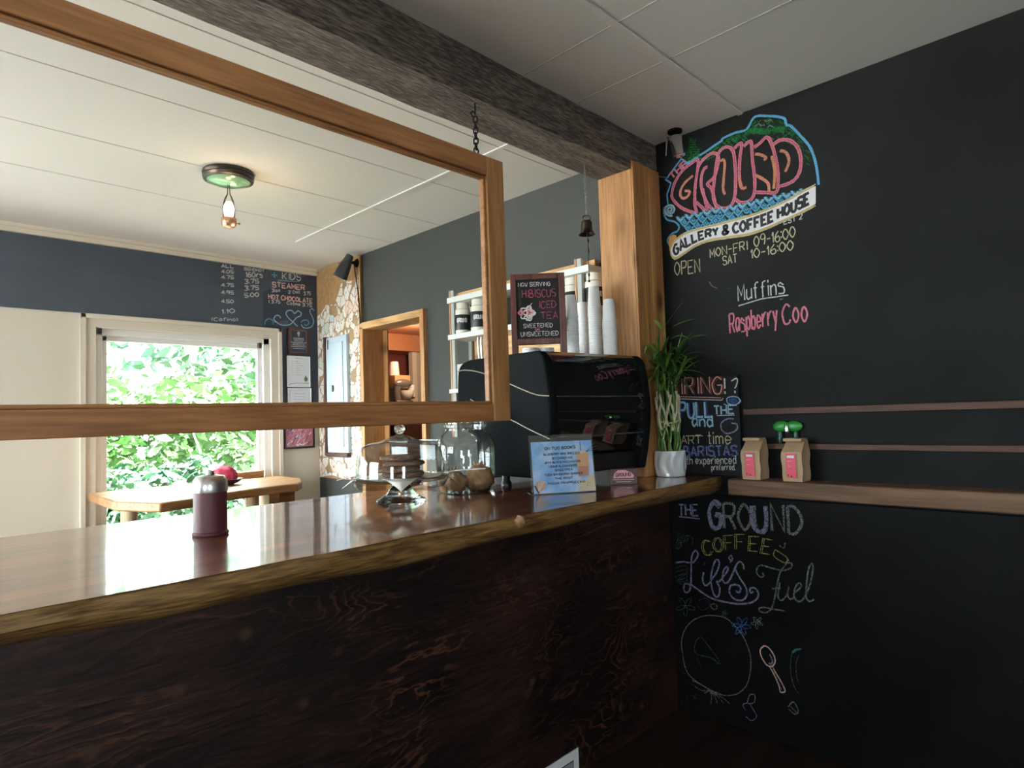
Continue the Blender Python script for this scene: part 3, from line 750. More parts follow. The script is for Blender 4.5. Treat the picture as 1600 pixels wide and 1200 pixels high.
for (px, Y, lb) in ((829,2.06,'left'),(853,2.02,'right')):
    P = on(px, 545, 1, Y)
    for i in range(9):
        if lid_src is None: lid_src = MB().lathe([(.0,.004),(.034,.004),(.036,.009),(.038,.009),(.040,.006),(.041,.002),(.040,0),(.038,.001)], (0,0,0), 28).build('cup_lid', M['cup'], origin=(0,0,0)); o = lid_src
        else: o = lid_src.copy(); COL.objects.link(o)
        o.location = (P.x, Y, TZ+.0006+i*.0075); tag(o, 'white cup lid in the %s low pile behind the mahogany sign' % lb, 'cup lid', 'cup lids stacked behind the sign')

# ------------------------------------------------------------------ cake stand, dome and cookies
CX, CY = 1.372, 1.945
cs = thing('cake_stand', 'clear glass pedestal cake stand on the counter', 'cake stand', (CX,CY,CT))
PZ = CT+.083
MB().lathe([(.0,.004),(.045,.003),(.088,.0),(.0915,.004),(.088,.009),(.070,.017),(.050,.034),(.037,.056),(.036,.070),(.044,.0755),(0,.0757)], (CX,CY,CT+.0006), 64).build('foot', M['solid'], cs)
MB().lathe([(0,.0),(.10,.0),(.165,.003),(.178,.012),(.181,.020),(.178,.0205),(.172,.014),(.16,.009),(.10,.006),(0,.006)], (CX,CY,PZ-.006), 72).build('plate', M['glass'], cs)
MB().lathe([(.176,.006),(.172,-.010),(.164,-.024),(.160,-.028),(.158,-.026),(.163,-.020),(.170,-.006)], (CX,CY,PZ), 72).build('plate_skirt', M['glass'], cs)
nk = MB(); s_ = .150; g = 14; vs = []; fs = []
a0 = math.atan2(-CY,-CX)
for i in range(g+1):
    for j in range(g+1):
        u, v = (i/g-.5)*2*s_, (j/g-.5)*2*s_
        x = u*math.cos(a0+math.pi/4)-v*math.sin(a0+math.pi/4); y = u*math.sin(a0+math.pi/4)+v*math.cos(a0+math.pi/4); rr = math.hypot(x, y)
        z = PZ+.0035+.0025*math.sin(u*40+v*23)
        if rr > .160: z += .010-(rr-.160)*1.0
        vs.append((CX+x, CY+y, z+max(0, (rr-.10))*.12))
for i in range(g):
    for j in range(g): fs.append((i*(g+1)+j, (i+1)*(g+1)+j, (i+1)*(g+1)+j+1, i*(g+1)+j+1))
o = nk.add(vs, fs).build('paper_napkin', M['doily'], origin=(CX,CY,PZ)); tag(o, 'white paper napkin under the cookies on the glass stand', 'napkin')
m_ = o.modifiers.new('thick', 'SOLIDIFY'); m_.thickness = .0008
ck_src = None
ckpos = [(.015,0,0,.078),(-.004,.006,1,.080),(.012,-.006,2,.077),(.002,.003,3,.076)]
for i, (dx, dy, lv, r) in enumerate(ckpos):
    b = MB(); b.lathe([(0,0),(r*.8,.0),(r*.98,.005),(r,.011),(r*.93,.017),(r*.6,.0205),(0,.022)], (0,0,0), 40, fn=lambda rr, z, a: rr*(1+.035*math.sin(3*a+i)+.03*math.sin(7*a+2*i)))
    o = b.build('cookie', M['cookie'], origin=(0,0,0)); o['_o'] = (0,0,0)
    o.location = (CX+dx, CY+dy, PZ+.0065+lv*.0205); o.rotation_euler = (random.uniform(-.02,.02), random.uniform(-.02,.02), random.uniform(0,6))
    tag(o, ['dark chocolate chip cookie at the bottom of the pile under glass', 'dark chocolate chip cookie second from the bottom under glass', 'dark chocolate chip cookie second from the top under glass', 'dark chocolate chip cookie on top of the pile under glass'][i], 'cookie', 'cookies under the glass dome')
dm = thing('cake_dome', 'clear glass dome with a round knob covering the cookies', 'glass dome', (CX,CY,PZ))
MB().lathe([(.163,.0),(.1645,.003),(.163,.012),(.161,.050),(.156,.083),(.148,.105),(.134,.119),(.110,.128),(.080,.134),(.062,.138),(.048,.146),(.030,.152),(.016,.155),(.012,.159)], (CX,CY,PZ+.0055), 72).build('bell_glass', M['glass'], dm)
MB().sphere((CX,CY,PZ+.0055+.1785), .0195, 28, 18).build('knob', M['solid'], dm)
# plain clear plastic tub behind
P = on(672,757,2,CT+.0); tb = thing('clear_tub', 'clear square plastic tub with a lid behind the glass dome', 'tub', (1.62,2.20,CT))
b = MB(); b.box((1.55,2.14,CT+.0006), (1.70,2.27,CT+.20)); b.build('tub_body', M['acrylic'], tb, bevel=.012, seg=3)
b = MB(); b.box((1.543,2.133,CT+.201), (1.707,2.277,CT+.217)); b.build('tub_lid', M['acrylic'], tb, bevel=.005)
# cake server lying across the plate rim
def srv(name, pts, w, m, par):
    b = MB(); d = (Vector(pts[-1])-Vector(pts[0])).normalized(); sd = d.cross(Vector((0,0,1))).normalized()
    vs = []; 
    for p, ww_ in zip(pts, w):
        p = Vector(p)
        for (a, c) in ((-1,-1),(1,-1),(1,1),(-1,1)): vs.append(p+sd*a*ww_+Vector((0,0,.0012))*c)
    fs = []; n = len(pts)
    for i in range(n-1):
        for k in range(4): fs.append((i*4+k, i*4+(k+1) % 4, i*4+4+(k+1) % 4, i*4+4+k))
    fs += [(3,2,1,0), ((n-1)*4, (n-1)*4+1, (n-1)*4+2, (n-1)*4+3)]
    return b.add(vs, fs).build(name, m, par, bevel=.0006)
tg = thing('cake_server', 'steel cake server lying across the right rim of the cake stand', 'cake server', (CX+.14,CY-.12,PZ))
e1 = R_.normalized()
q0 = Vector((CX,CY,PZ+.0195))+e1*.166-Vector((FW.x,FW.y,0))*.02
srv('neck', [q0-e1*.010, q0+e1*.012+Vector((0,0,.003)), q0+e1*.036+Vector((0,0,.006))], [.010,.008,.006], M['steel'], tg)
srv('handle', [q0+e1*.036+Vector((0,0,.006)), q0+e1*.050+Vector((0,0,.007)), q0+e1*.120+Vector((0,0,.010)), q0+e1*.150+Vector((0,0,.010))], [.007,.009,.010,.009], M['paper'], tg)['label'] = 'white handle'
q1 = Vector((CX,CY,PZ+.0195))-e1*.158-Vector((FW.x,FW.y,0))*.06
tk = thing('cake_fork', 'steel fork tip poking over the left rim of the cake stand', 'fork', tuple(q1))
srv('handle', [q1+e1*.03, q1+Vector((0,0,.001)), q1-e1*.035-Vector((0,0,.006)), q1-e1*.062-Vector((0,0,.012))], [.004,.006,.008,.003], M['steel'], tk)

# ------------------------------------------------------------------ cookie jar
JX, JY = 1.695, 1.945
jr = thing('glass_jar', 'large round clear glass jar with wrapped pastries on the counter', 'jar', (JX,JY,CT))
MB().lathe([(0,.004),(.075,.003),(.085,.0),(.092,.004),(.094,.012),(.098,.022),(.112,.040),(.117,.070),(.118,.150),(.117,.190),(.110,.215),(.096,.234),(.086,.245),(.083,.256),(.090,.263),(.0905,.272),(.084,.277),(.083,.290),(.088,.297),(.0885,.305),(.084,.308),(.080,.300),(.079,.25)], (JX,JY,CT+.0006), 72).build('jar_glass', M['glass'], jr)
b = MB(); b.lathe([(.094,.0),(.094,.012),(.092,.012),(.092,0),(.094,0)], (JX,JY,CT+.004), 64); b.build('thick_base', M['solid'], jr)
d_ = Vector((-JX,-JY,0)).normalized(); sd = Vector((-d_.y,d_.x,0))
def pastry(c, r, sc, seed, lab):
    t = thing('pastry', lab, 'pastry', c, 'pastries in the glass jar')
    rnd = random.Random(seed); ph = [rnd.uniform(0,6) for _ in range(6)]
    MB().sphere((c[0],c[1],c[2]+r*sc[2]*.7), r, 36, 22, sc, fn=lambda d: 1+.07*math.sin(5*d.x+ph[0])*math.sin(6*d.z+ph[1])+.05*math.sin(11*d.y+ph[2])+.04*math.sin(17*d.x+9*d.z+ph[3])).build('wrapper', M['kraft2'], t)
    b = MB(); vs = []; n = 22
    for i in range(n):
        a = 2*math.pi*i/n; rr = r*.34*(1+.25*math.sin(5*a+ph[4])); vs.append((c[0]+rr*math.cos(a), c[1]+rr*math.sin(a), c[2]+r*sc[2]*1.75+.012*math.sin(3*a)+.01*math.sin(7*a)))
    for i in range(n):
        a = 2*math.pi*i/n; rr = r*.20; vs.append((c[0]+rr*math.cos(a), c[1]+rr*math.sin(a), c[2]+r*sc[2]*1.55))
    b.add(vs, [(i,(i+1) % n, n+(i+1) % n, n+i) for i in range(n)]); b.build('wrapper_twist', M['kraft2'], t)
    MB().sphere((c[0],c[1],c[2]+r*.42), r*.86, 24, 14, (sc[0],sc[1],.48)).build('crust', M['cookie'], t)
pastry((JX-.045,JY+.035,CT+.008), .058, (1,1,.82), 3, 'brown paper wrapped pastry on the left in the glass jar')
pastry((JX+.050,JY-.020,CT+.008), .060, (1,1,.95), 8, 'taller brown paper wrapped pastry on the right in the glass jar')

# ------------------------------------------------------------------ acrylic menu stand and small card
S0 = Vector((1.749,1.634,CT+.001)); S1 = Vector((1.960,1.490,CT+.001)); su = (S1-S0).normalized(); sn = Vector((su.y,-su.x,0)).normalized()
if sn.dot(CAMP-S0) < 0: sn = -sn
SWd = (S1-S0).length; lean = .16; sv = (Vector((0,0,1))*math.cos(lean)-sn*math.sin(lean)); snn = sn*math.cos(lean)+Vector((0,0,1))*math.sin(lean)
st_ = thing('menu_stand', 'clear acrylic stand with a blue drinks poster on the counter', 'sign', tuple((S0+S1)/2))
SH = .226
b = MB(); b.obox(S0, su*SWd, sv*SH, -snn*.0022); b.build('front_sheet', M['acrylic'], st_, smooth=False)
b = MB(); b.obox(S0-snn*.0052, su*SWd, sv*SH, -snn*.0022); b.build('rear_sheet', M['acrylic'], st_, smooth=False)
b = MB(); b.obox(S0-snn*.0075, su*SWd, -sn*.075, Vector((0,0,.0025))); b.build('foot', M['acrylic'], st_, smooth=False)
def poster_mat():
    m, n, l, p = nt('poster_blue'); tc = n.new('ShaderNodeTexCoord'); nz = n.new('ShaderNodeTexNoise'); nz.inputs['Scale'].default_value = 16; nz.inputs['Detail'].default_value = 3
    r = n.new('ShaderNodeValToRGB'); e = r.color_ramp.elements; e[0].position = .36; e[1].position = .66; e[0].color = (.17,.42,.84,1); e[1].color = (.62,.68,.90,1); k = e.new(.5); k.color = (.30,.53,.88,1)
    l.new(tc.outputs['Object'], nz.inputs['Vector']); l.new(nz.outputs['Fac'], r.inputs['Fac']); l.new(r.outputs['Color'], p.inputs['Base Color']); p.inputs['Roughness'].default_value = .4; return m
b = MB(); b.obox(S0+su*.008+sv*.004-snn*.003, su*(SWd-.012), sv*.196, -snn*.001); ps = b.build('poster', poster_mat(), st_, smooth=False)
mk = Marks(plane_map(S0-snn*.003, su, sv, snn, .0004)); pw = SWd; 
PEA = mat('poster_peach', (.74,.38,.20), .6); PEA2 = mat('poster_peach_deep', (.62,.24,.14), .6); SAND = mat('poster_sand', (.78,.58,.38), .6)
mk.fill([(.74*pw,.062),(.90*pw,.062),(.925*pw,.150),(.72*pw,.150)], PEA); mk.fill([(.745*pw,.062),(.895*pw,.062),(.905*pw,.10),(.737*pw,.10)], PEA2)
mk.line([(.80*pw,.15),(.80*pw,.195)], .0025, INK); mk.fill([(.76*pw,.150),(.89*pw,.150),(.87*pw,.160),(.78*pw,.160)], SAND)
for a in (.2,.45,.7): mk.line([(.88*pw,.155),(.88*pw+.05*math.cos(a),.155+.05*math.sin(a))], .0018, INK)
mk.fill([(.72*pw,.006),(.99*pw,.006),(.985*pw,.055),(.93*pw,.072),(.86*pw,.045),(.77*pw,.050)], SAND); 
mk.line([((.885+.025*math.cos(a))*pw,.030+.0065*math.sin(a)*1) for a in [i*.5 for i in range(12)]], .002, PEA2)
mk.fill([(.06*pw,.03),(.12*pw,.008),(.20*pw,.022),(.22*pw,.045),(.13*pw,.052),(.07*pw,.048)], PEA)
for q in (.09,.13,.17): mk.line([(.10*pw,.008),(q*pw+.008,.05)], .002, WPT)
mk.line([(.05*pw,.035),(.09*pw,.012),(.11*pw,.006)], .006, INK)
for k in range(3): mk.line([((.06+.16*t)*pw, .178+k*.007-.012*math.sin(3.1*t)) for t in [i/8 for i in range(9)]], .0022, LBL)
mk.text('ON TUG BOOKS', (.24*pw,.168), (.72*pw,.170), .0105, .0030, INK)
for t, a, c, v in (('BLUEBERRY BRIE BREEZES',.22,.78,.1475),('BYZARENAS',.35,.66,.131),('JAVA BEANS MACCHIATOS',.22,.78,.1155),('1 SOUR ALEXANDERS',.28,.72,.100),('SYEETPEA',.38,.65,.085),('TUSA BANDERON SMORES',.21,.80,.069),('THE ROOT',.37,.64,.0535),('MOCHA FRAPPUCCINO',.25,.83,.036)):
    mk.text(t, (a*pw,v), (c*pw,v+.001), .0075, .0021, INK)
mk.build('poster_print', ps)

C0 = Vector((2.165,1.572,CT+.0008)); C1 = Vector((2.236,1.488,CT+.0008)); cu = (C1-C0).normalized(); cn = Vector((cu.y,-cu.x,0)).normalized()
if cn.dot(CAMP-C0) < 0: cn = -cn
CW = (C1-C0).length
cd = thing('card_holder', 'small plum and pink business card holder right of the blue poster', 'card holder', tuple((C0+C1)/2))
b = MB(); b.obox(C0-cn*.002, cu*CW, Vector((0,0,.066)), -cn*.022); co = b.build('card_stack', M['plum'], cd, bevel=.001)
b = MB(); b.obox(C0-cu*.003+cn*.001, cu*(CW+.006), Vector((0,0,.03)), -cn*.028); b.build('holder', M['acrylic'], cd, smooth=False)
mk = Marks(plane_map(C0-cn*.002, cu, (0,0,1), cn, .0006))
mk.fill([(.010,.027),(.092,.027),(.098,.036),(.088,.050),(.062,.060),(.030,.060),(.016,.046)], M['lightpink'])
mk.text('GROUND', (.022,.034), (.084,.036), .014, .0030, BPT); mk.line([(.008,.021),(.098,.021)], .003, M['lightpink']); mk.line([(.022,.012),(.084,.012)], .0022, WPT)
mk.build('printed_logo', co)

# ------------------------------------------------------------------ chalk on the right-hand wall
def wallmap(X): return plane_map((X,0,0), (0,-1,0), (0,0,1), (-1,0,0))
WM = wallmap(XW)
pxs = .0031                                     # metres per photo pixel on this wall, near enough for stroke widths
def L4(z): return [wp(1020+.15*x, 160+.15*y) for x, y in z]
def L5(z): return [wp(1020+.15*x, 300+.15*y) for x, y in z]
lg = Marks(WM)
# hillside line, green hatching, fir tree
hill = [(345,640),(430,590),(560,510),(660,440),(718,402),(735,375),(860,318),(980,280),(1062,155),(1200,143),(1362,165),(1395,235),(1440,248),(1535,345),(1640,470),(1700,640),(1730,860)]
rg = random.Random(5)
def hilly(x):
    for (a, c), (d, e) in zip(hill[:-1], hill[1:]):
        if a <= x <= d: return c+(e-c)*(x-a)/(d-a)
    return 640
for k in range(150):
    x = rg.uniform(560, 1640); y0 = hilly(x)+20; dep = 90 if x < 900 else (150 if x < 1250 else 190)
    y = y0+rg.uniform(5, dep)*(1 if rg.random() < .6 else .7); d = rg.uniform(18, 42); sgn = 1 if k % 2 else -1
    lg.line(L4([(x-d*.7, y+sgn*d*.5), (x+d*.7, y-sgn*d*.5)]), .0034, GRN)
for (x, y, r) in ((1050,290,170),(1150,300,120),(1300,280,110)):
    for k in range(9): lg.line(L4([(x+k*14-60, y+20),(x+k*14-30, y-25),(x+k*14-45, y+35)]), .005, GRN)
for pts in ([(1060,250),(1110,225),(1130,245),(1170,235)], [(1195,265),(1225,240),(1250,260)], [(1160,185),(1190,200),(1240,180)], [(1180,350),(1260,385)]): lg.line(L4(pts), .005, GRY)
lg.line(L4(hill), .0105, BLU, True)
for k in range(9):
    y = 385+k*26; w = 14+k*11; lg.line(L4([(410-w, y+30+k*2),(408, y),(418+w*1.0, y+14-k*3)]), .0058, GRN)
lg.line(L4([(388,370),(402,500),(400,640)]), .008, GRN); lg.line(L4([(455,380),(415,470),(350,570)]), .007, GRN); lg.line(L4([(500,480),(420,560),(370,610)]), .007, GRN)
# outline of the panel round THE
lg.line(L4([(160,1060),(150,960),(192,842),(138,805),(300,588),(372,640),(430,592)]), .008, BLU)
lg.text('THE', *L4([(205,800),(372,645)]), .032, .0085, PNK, up=(-.55,.83))
# the big letters: dark fill, pink outline, orange inner strokes
DK = M['black_wall']
def letter(outline, inner=(), inner_m=ORG):
    o = L4(outline); lg.line(o, .0150, PNK, True); lg.line(o, .0040, RED, True)
    for i_ in inner: lg.line(L4(i_), .0125, ORG, True); lg.line(L4(i_), .004, PNK, True)
letter([(475,610),(400,640),(310,715),(235,830),(202,950),(215,1015),(290,1090),(375,1132),(455,1150),(442,1080),(440,1000),(446,860),(475,610)], [[(420,765),(345,830),(297,905),(290,970),(320,1000),(365,980),(385,930),(335,922)]])
letter([(470,690),(520,605),(620,530),(682,560),(680,660),(640,780),(572,848),(615,900),(642,1000),(662,1130),(590,1080),(545,1000),(508,880),(512,760),(540,690),(572,675)])
letter([(455,1040),(520,1100),(577,1160),(545,1010),(520,900)])
letter([(680,560),(720,490),(790,466),(842,520),(862,700),(860,950),(820,1070),(740,1105),(655,1060),(632,950),(650,760),(680,560)], [[(705,615),(735,598),(752,640),(742,780),(735,900),(755,960)]])
letter([(850,480),(925,430),(908,600),(903,780),(925,880)], [[(905,760),(910,850),(935,895),(978,885)]])
letter([(950,460),(1024,410),(1040,600),(1064,800),(1056,960),(1002,1030),(920,1045),(862,1010)])
letter([(1058,470),(1120,425),(1195,365),(1255,480),(1300,680),(1306,870),(1280,940),(1180,940),(1060,935)], [[(1065,542),(1120,545),(1180,575),(1160,605)], [(1075,760),(1150,800),(1205,850),(1212,930)]])
lg.line(L4([(1240,560),(1272,720),(1262,900)]), .012, ORG, True)
letter([(1258,440),(1330,395),(1430,400),(1510,470),(1545,600),(1525,740),(1450,830),(1310,880)], [[(1325,505),(1385,520),(1420,590),(1410,660),(1380,725)]])
# swirl and wave rows
def spiral(cx, cy, r, turns, m, w, a0=0, fx=L4):
    lg.line(fx([(cx+r*(1-t)*math.cos(a0+turns*6.28*t), cy+r*(1-t)*math.sin(a0+turns*6.28*t)) for t in [i/40 for i in range(38)]]), w, m)
spiral(185,1120,64,2.4,LBL,.010,1.2); lg.line(L4([(125,1090),(118,1150),(150,1220),(230,1245),(275,1290),(260,1340),(200,1370),(160,1420),(160,1470)]), .009, BLU, True)
def low(x): return 1150-(x-290)*(1150-905)/1100-60*math.exp(-((x-900)/200)**2)*-0
for row in range(3):
    x = 290+row*46
    while x < 1640:
        y = 1190-(x-290)*.235+row*62+(0 if x < 700 else 14); top = 1385-(x-250)*.30
        if y < top:
            r = 46
            for q, (f_, m) in enumerate(((1, BLU), (.70, LBL if row == 0 else TEAL), (.40, BLU if row else TEAL))):
                lg.line(L4([(x-r*f_+2*r*f_*i/12, y+r*f_*1.05*math.sin(math.pi*i/12)) for i in range(13)]), .0058 if q else .0075, m)
            if row < 2: lg.fill(L4([(x+r-20,y+56),(x+r,y+22),(x+r+20,y+56)]), BLU if (int(x)//92+row) % 2 else TEAL)
        x += 92
# banner
tb_ = [(190,600),(215,545),(262,497),(350,440),(500,392),(700,345),(900,292),(1100,232),(1300,150),(1450,75),(1600,-10),(1700,-60)]
bb_ = [(195,640),(235,680),(330,625),(450,545),(600,490),(800,458),(1000,428),(1200,360),(1350,292),(1500,225),(1620,165),(1700,120)]
# resample both edges to the same count
def resamp(p, n=60):
    q = smooth2(p, 8); Ls = [0]
    for a, c in zip(q[:-1], q[1:]): Ls.append(Ls[-1]+math.hypot(c[0]-a[0], c[1]-a[1]))
    out = []
    for i in range(n):
        t = Ls[-1]*i/(n-1); k = 0
        while k < len(Ls)-2 and Ls[k+1] < t: k += 1
        u = (t-Ls[k])/max(1e-9, Ls[k+1]-Ls[k]); out.append((q[k][0]+(q[k+1][0]-q[k][0])*u, q[k][1]+(q[k+1][1]-q[k][1])*u))
    return out
T_, B_ = resamp(tb_), resamp(bb_)
lg.strip(L5([(x-14, y-16) for x, y in T_]), L5([(x-6, y+20) for x, y in B_]), GPT)
lg.strip(L5(T_), L5(B_), WPT)
lg.fill(L5([(165,545),(175,470),(215,445),(248,452),(250,490),(205,530),(185,600)]), GLD)
lg.line(L5([(x, y-20) for x, y in T_]), .004, YEL); lg.line(L5([(x, y+24) for x, y in B_]), .004, YEL)
def along(t): 
    i = min(len(T_)-2, int(t*(len(T_)-1))); u = t*(len(T_)-1)-i
    f = lambda P_: (P_[i][0]+(P_[i+1][0]-P_[i][0])*u, P_[i][1]+(P_[i+1][1]-P_[i][1])*u)
    return f(T_), f(B_)
txt = 'GALLERY & COFFEE HOUSE'; x = 0.0; wid = []
for ch in txt:
    ss = gl_strokes(ch); wid.append(2.4 if not ss else max(max(a for a, _ in st) for st in ss)+1.5)
tot = sum(wid)
for ch, wd in zip(txt, wid):
    for stt in gl_strokes(ch):
        pts = []
        for a, c in stt:
            tp, bp = along(.035+.93*(x+a)/tot); f = .80-.62*c/6; pts.append((tp[0]+(bp[0]-tp[0])*f, tp[1]+(bp[1]-tp[1])*f))
        lg.line(L5(pts), .0125, BPT)
    x += wd
lg.build('chalk_logo', wall_right)
hr = Marks(WM)
def wt(mk_, t, a, c, hpx, w, m, **k):
    p0, p1 = wp(*a), wp(*c); h = wp(a[0], a[1]-hpx)[1]-p0[1]; mk_.text(t, p0, p1, h, w, m, **k)
wt(hr, 'OPEN', (1055,431), (1094,424), 20, .0050, YEL); wt(hr, 'MON-FRI', (1110,403), (1168,390), 13, .0048, YEL); wt(hr, '09-16:00', (1179,386), (1243,370), 16, .0048, YEL)
wt(hr, 'SAT', (1130,414), (1152,410), 13, .0048, YEL); wt(hr, '10-16:00', (1174,404), (1240,390), 14, .0048, YEL); wt(hr, 'EST 2', (1225,351), (1254,342), 8, .0036, WHT)
wt(hr, 'Muffins', (1154,471), (1226,458), 24, .0056, WHT); hr.line([wp(1154,478),(wp(1190,467)),wp(1232,461)], .005, WHT); hr.line([wp(1219,468),wp(1224,466.5)], .006, GRY)
wt(hr, 'Raspberry', (1141,521), (1215,507), 30, .0075, PNK); wt(hr, 'Coo', (1224,507), (1262,499), 30, .0075, PNK)
hr.line([wp(1108,440),wp(1113,447),wp(1121,451)], .0045, GRY); hr.line([wp(1137,451),wp(1146,450)], .004, DIM)
hr.build('chalk_opening_hours', wall_right)

# chalk lettering board under the shelf
CBX = 2.712; CBz = 1.028; CY1 = 1.627
cb = thing('wall_chalkboard', 'black chalkboard panel with chalk drawings below the coffee bag shelf', 'chalkboard', (CBX+.008,.4,.5))
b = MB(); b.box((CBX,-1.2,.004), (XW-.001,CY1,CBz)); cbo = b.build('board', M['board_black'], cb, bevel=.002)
def cp(x, y): P = on(x, y, 0, CBX); return (-P.y, P.z)
def L1(z): return [cp(1030+.15829*x, 770+.15833*y) for x, y in z]
def L2(z): return [cp(1040+.14166*x, 930+.14166*y) for x, y in z]
cm = Marks(wallmap(CBX))
def ct_(t, a, c, hpx, w, m, **k):
    p0, p1 = cp(*a), cp(*c); h = cp(a[0], a[1]-hpx)[1]-p0[1]; cm.text(t, p0, p1, h, w, m, **k)
ct_('THE', (1061,805), (1091,806), 17, .0085, LAV); cm.line(L1([(195,235),(300,245),(405,258)]), .006, LAV)
# GROUND in heavy lettering
ct_('GROUND', (1109,824), (1254,834), 38, .0125, GRY); ct_('G', (1110,824), (1129,825), 40, .017, LAV); ct_('U', (1176,827), (1198,828), 38, .015, LAV)
def arcword(word, pts, hh, w, m, dbl=0):
    n = len(word)
    for i, ch in enumerate(word):
        (x, y, a) = pts[i]
        for stt in gl_strokes(ch):
            for off in ((0,) if not dbl else (-dbl, dbl)):
                cm.line(L1([(x+(p-2)/4*hh*.55*math.cos(a)+q/6*hh*math.sin(a)+off, y+(p-2)/4*hh*.55*math.sin(a)-q/6*hh*math.cos(a)) for p, q in stt]), w, m)
arcword('COFFEE', [(490,610,-.25),(590,585,-.12),(690,565,-.05),(795,555,.0),(925,575,.08),(1045,600,.18)], 145, .0034, OLV, 9)
cm.line(L1([(1145,560),(1135,625),(1240,690),(1262,640),(1150,562)]), .004, OLV, True); cm.line(L1([(1185,520),(1235,545),(1240,500),(1255,500)]), .004, GRY, True); cm.line(L1([(1262,640),(1280,665),(1245,690)]), .0035, OLV)
# Life's
cm.line(L1([(165,690),(240,680),(300,690),(345,680),(385,610),(360,570),(325,620),(318,750),(315,880),(300,900),(255,900),(245,960),(280,985),(310,940),(300,900),(330,915),(420,980),(520,1040),(640,1075),(780,1095),(900,1085),(965,1045),(980,990),(945,940),(900,945),(905,985),(930,975)]), .0075, LAV, True)
cm.line(L1([(440,785),(430,850),(450,910),(490,900),(530,840),(570,780),(595,700),(580,660),(550,680),(520,780),(515,900),(545,1010),(585,1020),(600,940),(570,880),(600,870),(640,820),(680,760),(670,730),(640,760),(625,840),(650,890),(690,870),(730,790),(770,700),(800,680),(830,710),(838,755)]), .0075, LAV, True)
cm.line(L1([(745,740),(790,830),(855,930),(865,1010),(820,1060),(740,1045),(695,980),(705,920),(760,905),(805,935),(790,985),(755,965)]), .0075, LAV, True)
cm.line(L1([(447,690),(455,705),(440,712),(447,690)]), .005, DIM); cm.line(L1([(700,690),(725,655),(715,620),(690,640),(705,665),(725,650)]), .005, LAV, True)
# Fuel
cm.line(L1([(1020,790),(1035,815),(1000,830),(965,790),(970,740),(1010,715),(1100,740),(1220,765),(1300,740),(1310,700),(1270,690),(1230,730),(1190,800),(1160,930),(1140,1040),(1110,1140),(1060,1180),(1000,1170),(990,1140),(1040,1130),(1110,1145),(1240,1165)]), .006, GRY, True)
cm.line(L1([(1110,945),(1200,940)]), .005, GRY); cm.line(L1([(1195,880),(1180,960),(1175,1030),(1210,1060),(1260,1010),(1280,930),(1270,1010),(1300,1050),(1340,1020)]), .0065, GRY, True)
cm.line(L1([(1330,990),(1400,930),(1390,890),(1350,920),(1330,1010),(1370,1070),(1430,1040),(1490,900),(1520,740),(1500,700),(1470,780),(1450,1000),(1480,1070),(1530,1050)]), .0065, GRY, True)
# flowers, circle, spoon, faint doodles
def flower(cx, cy, r, n, m, w, a0=0, fx=L2):
    for k in range(n):
        a = a0+k*6.283/n; c, s_2 = math.cos(a), math.sin(a)
        cm.line(fx([(cx+r*t*c-wv*s_2*r*.22, cy+r*t*s_2+wv*c*r*.22) for t, wv in ((0,0),(.4,.8),(.8,.7),(1,0),(.8,-.7),(.4,-.8),(0,0))]), w, m, True)
cm.line(L2([(500,222),(650,245),(760,330),(860,460),(930,640),(940,800),(905,970),(820,1070),(700,1105),(560,1080),(420,1000),(280,900),(220,800),(190,650),(178,500),(220,370),(300,280),(400,235),(500,222)]), .0042, GRY, True)
cm.line(L2([(290,935),(400,990),(500,1045),(620,1095)]), .004, GRY); cm.line(L2([(300,985),(400,1050),(490,1045),(430,1080)]), .003, GRY, True)
for e in ((500,1200),(570,1190),(640,1190),(710,1195)): cm.line(L2([(490,1060),((490+e[0])/2+15,1120),e]), .003, GRY, True)
cm.line(L2([(600,755),(500,690),(360,655),(320,590),(340,500),(385,465),(430,500),(600,730)]), .0035, DIM, True); cm.line(L2([(550,750),(610,755)]), .004, DIM); cm.line(L2([(345,680),(400,800)]), .003, DIM)
flower(220,120,110,5,DIM,.0035,.3); flower(838,340,105,6,DBL,.004,.1); flower(1010,300,70,5,GRY,.003,.4); flower(655,200,40,5,DIM,.003); cm.line(L2([(500,110),(520,150),(560,150),(565,115),(535,95),(500,110)]), .004, GRY, True)
cm.line(L2([(1035,280),(1050,310),(1030,325),(1015,300),(1035,280)]), .003, GRY, True)
cm.line(L2([(1085,560),(1140,580),(1195,660),(1210,730),(1180,780),(1120,770),(1065,690),(1045,610),(1085,560)]), .0055, LPK, True); cm.line(L2([(1150,650),(1180,720),(1165,760),(1140,745)]), .006, LAV, True)
cm.line(L2([(1150,785),(1200,880),(1250,990),(1270,1065),(1320,1055),(1280,960),(1220,860),(1180,785)]), .005, LPK, True); cm.line(L2([(1190,830),(1280,1040)]), .003, GRY)
cm.line(L2([(1480,590),(1430,605),(1395,650),(1380,780),(1390,900),(1430,1030),(1480,1090)]), .004, DIM, True); cm.line(L2([(1470,660),(1440,760),(1450,900),(1470,960)]), .004, DIM, True); cm.line(L2([(1400,630),(1440,600),(1500,590)]), .008, TEAL)
cm.line(L2([(900,1195),(930,1100),(985,1100),(980,1180),(930,1195)]), .004, GRY, True)
for q in ((1170,1095),(1250,1110)):
    pass
def L3(z): return [cp(900+.225*x, 1020+.225*y) for x, y in z]
cm.line(L3([(1180,400),(1160,360),(1200,350),(1230,390),(1255,440),(1220,470),(1180,440)]), .003, LAV, True); cm.line(L3([(1475,375),(1510,340),(1545,400),(1520,425),(1480,390)]), .005, GRY, True); cm.line(L3([(1490,370),(1530,410)]), .004, GRY)
for pts in ([(740,340),(745,370)],[(770,300),(780,340)],[(805,295),(840,320)],[(820,320),(830,290)],[(740,140),(765,145)]): cm.line(L3(pts), .003, DIM)
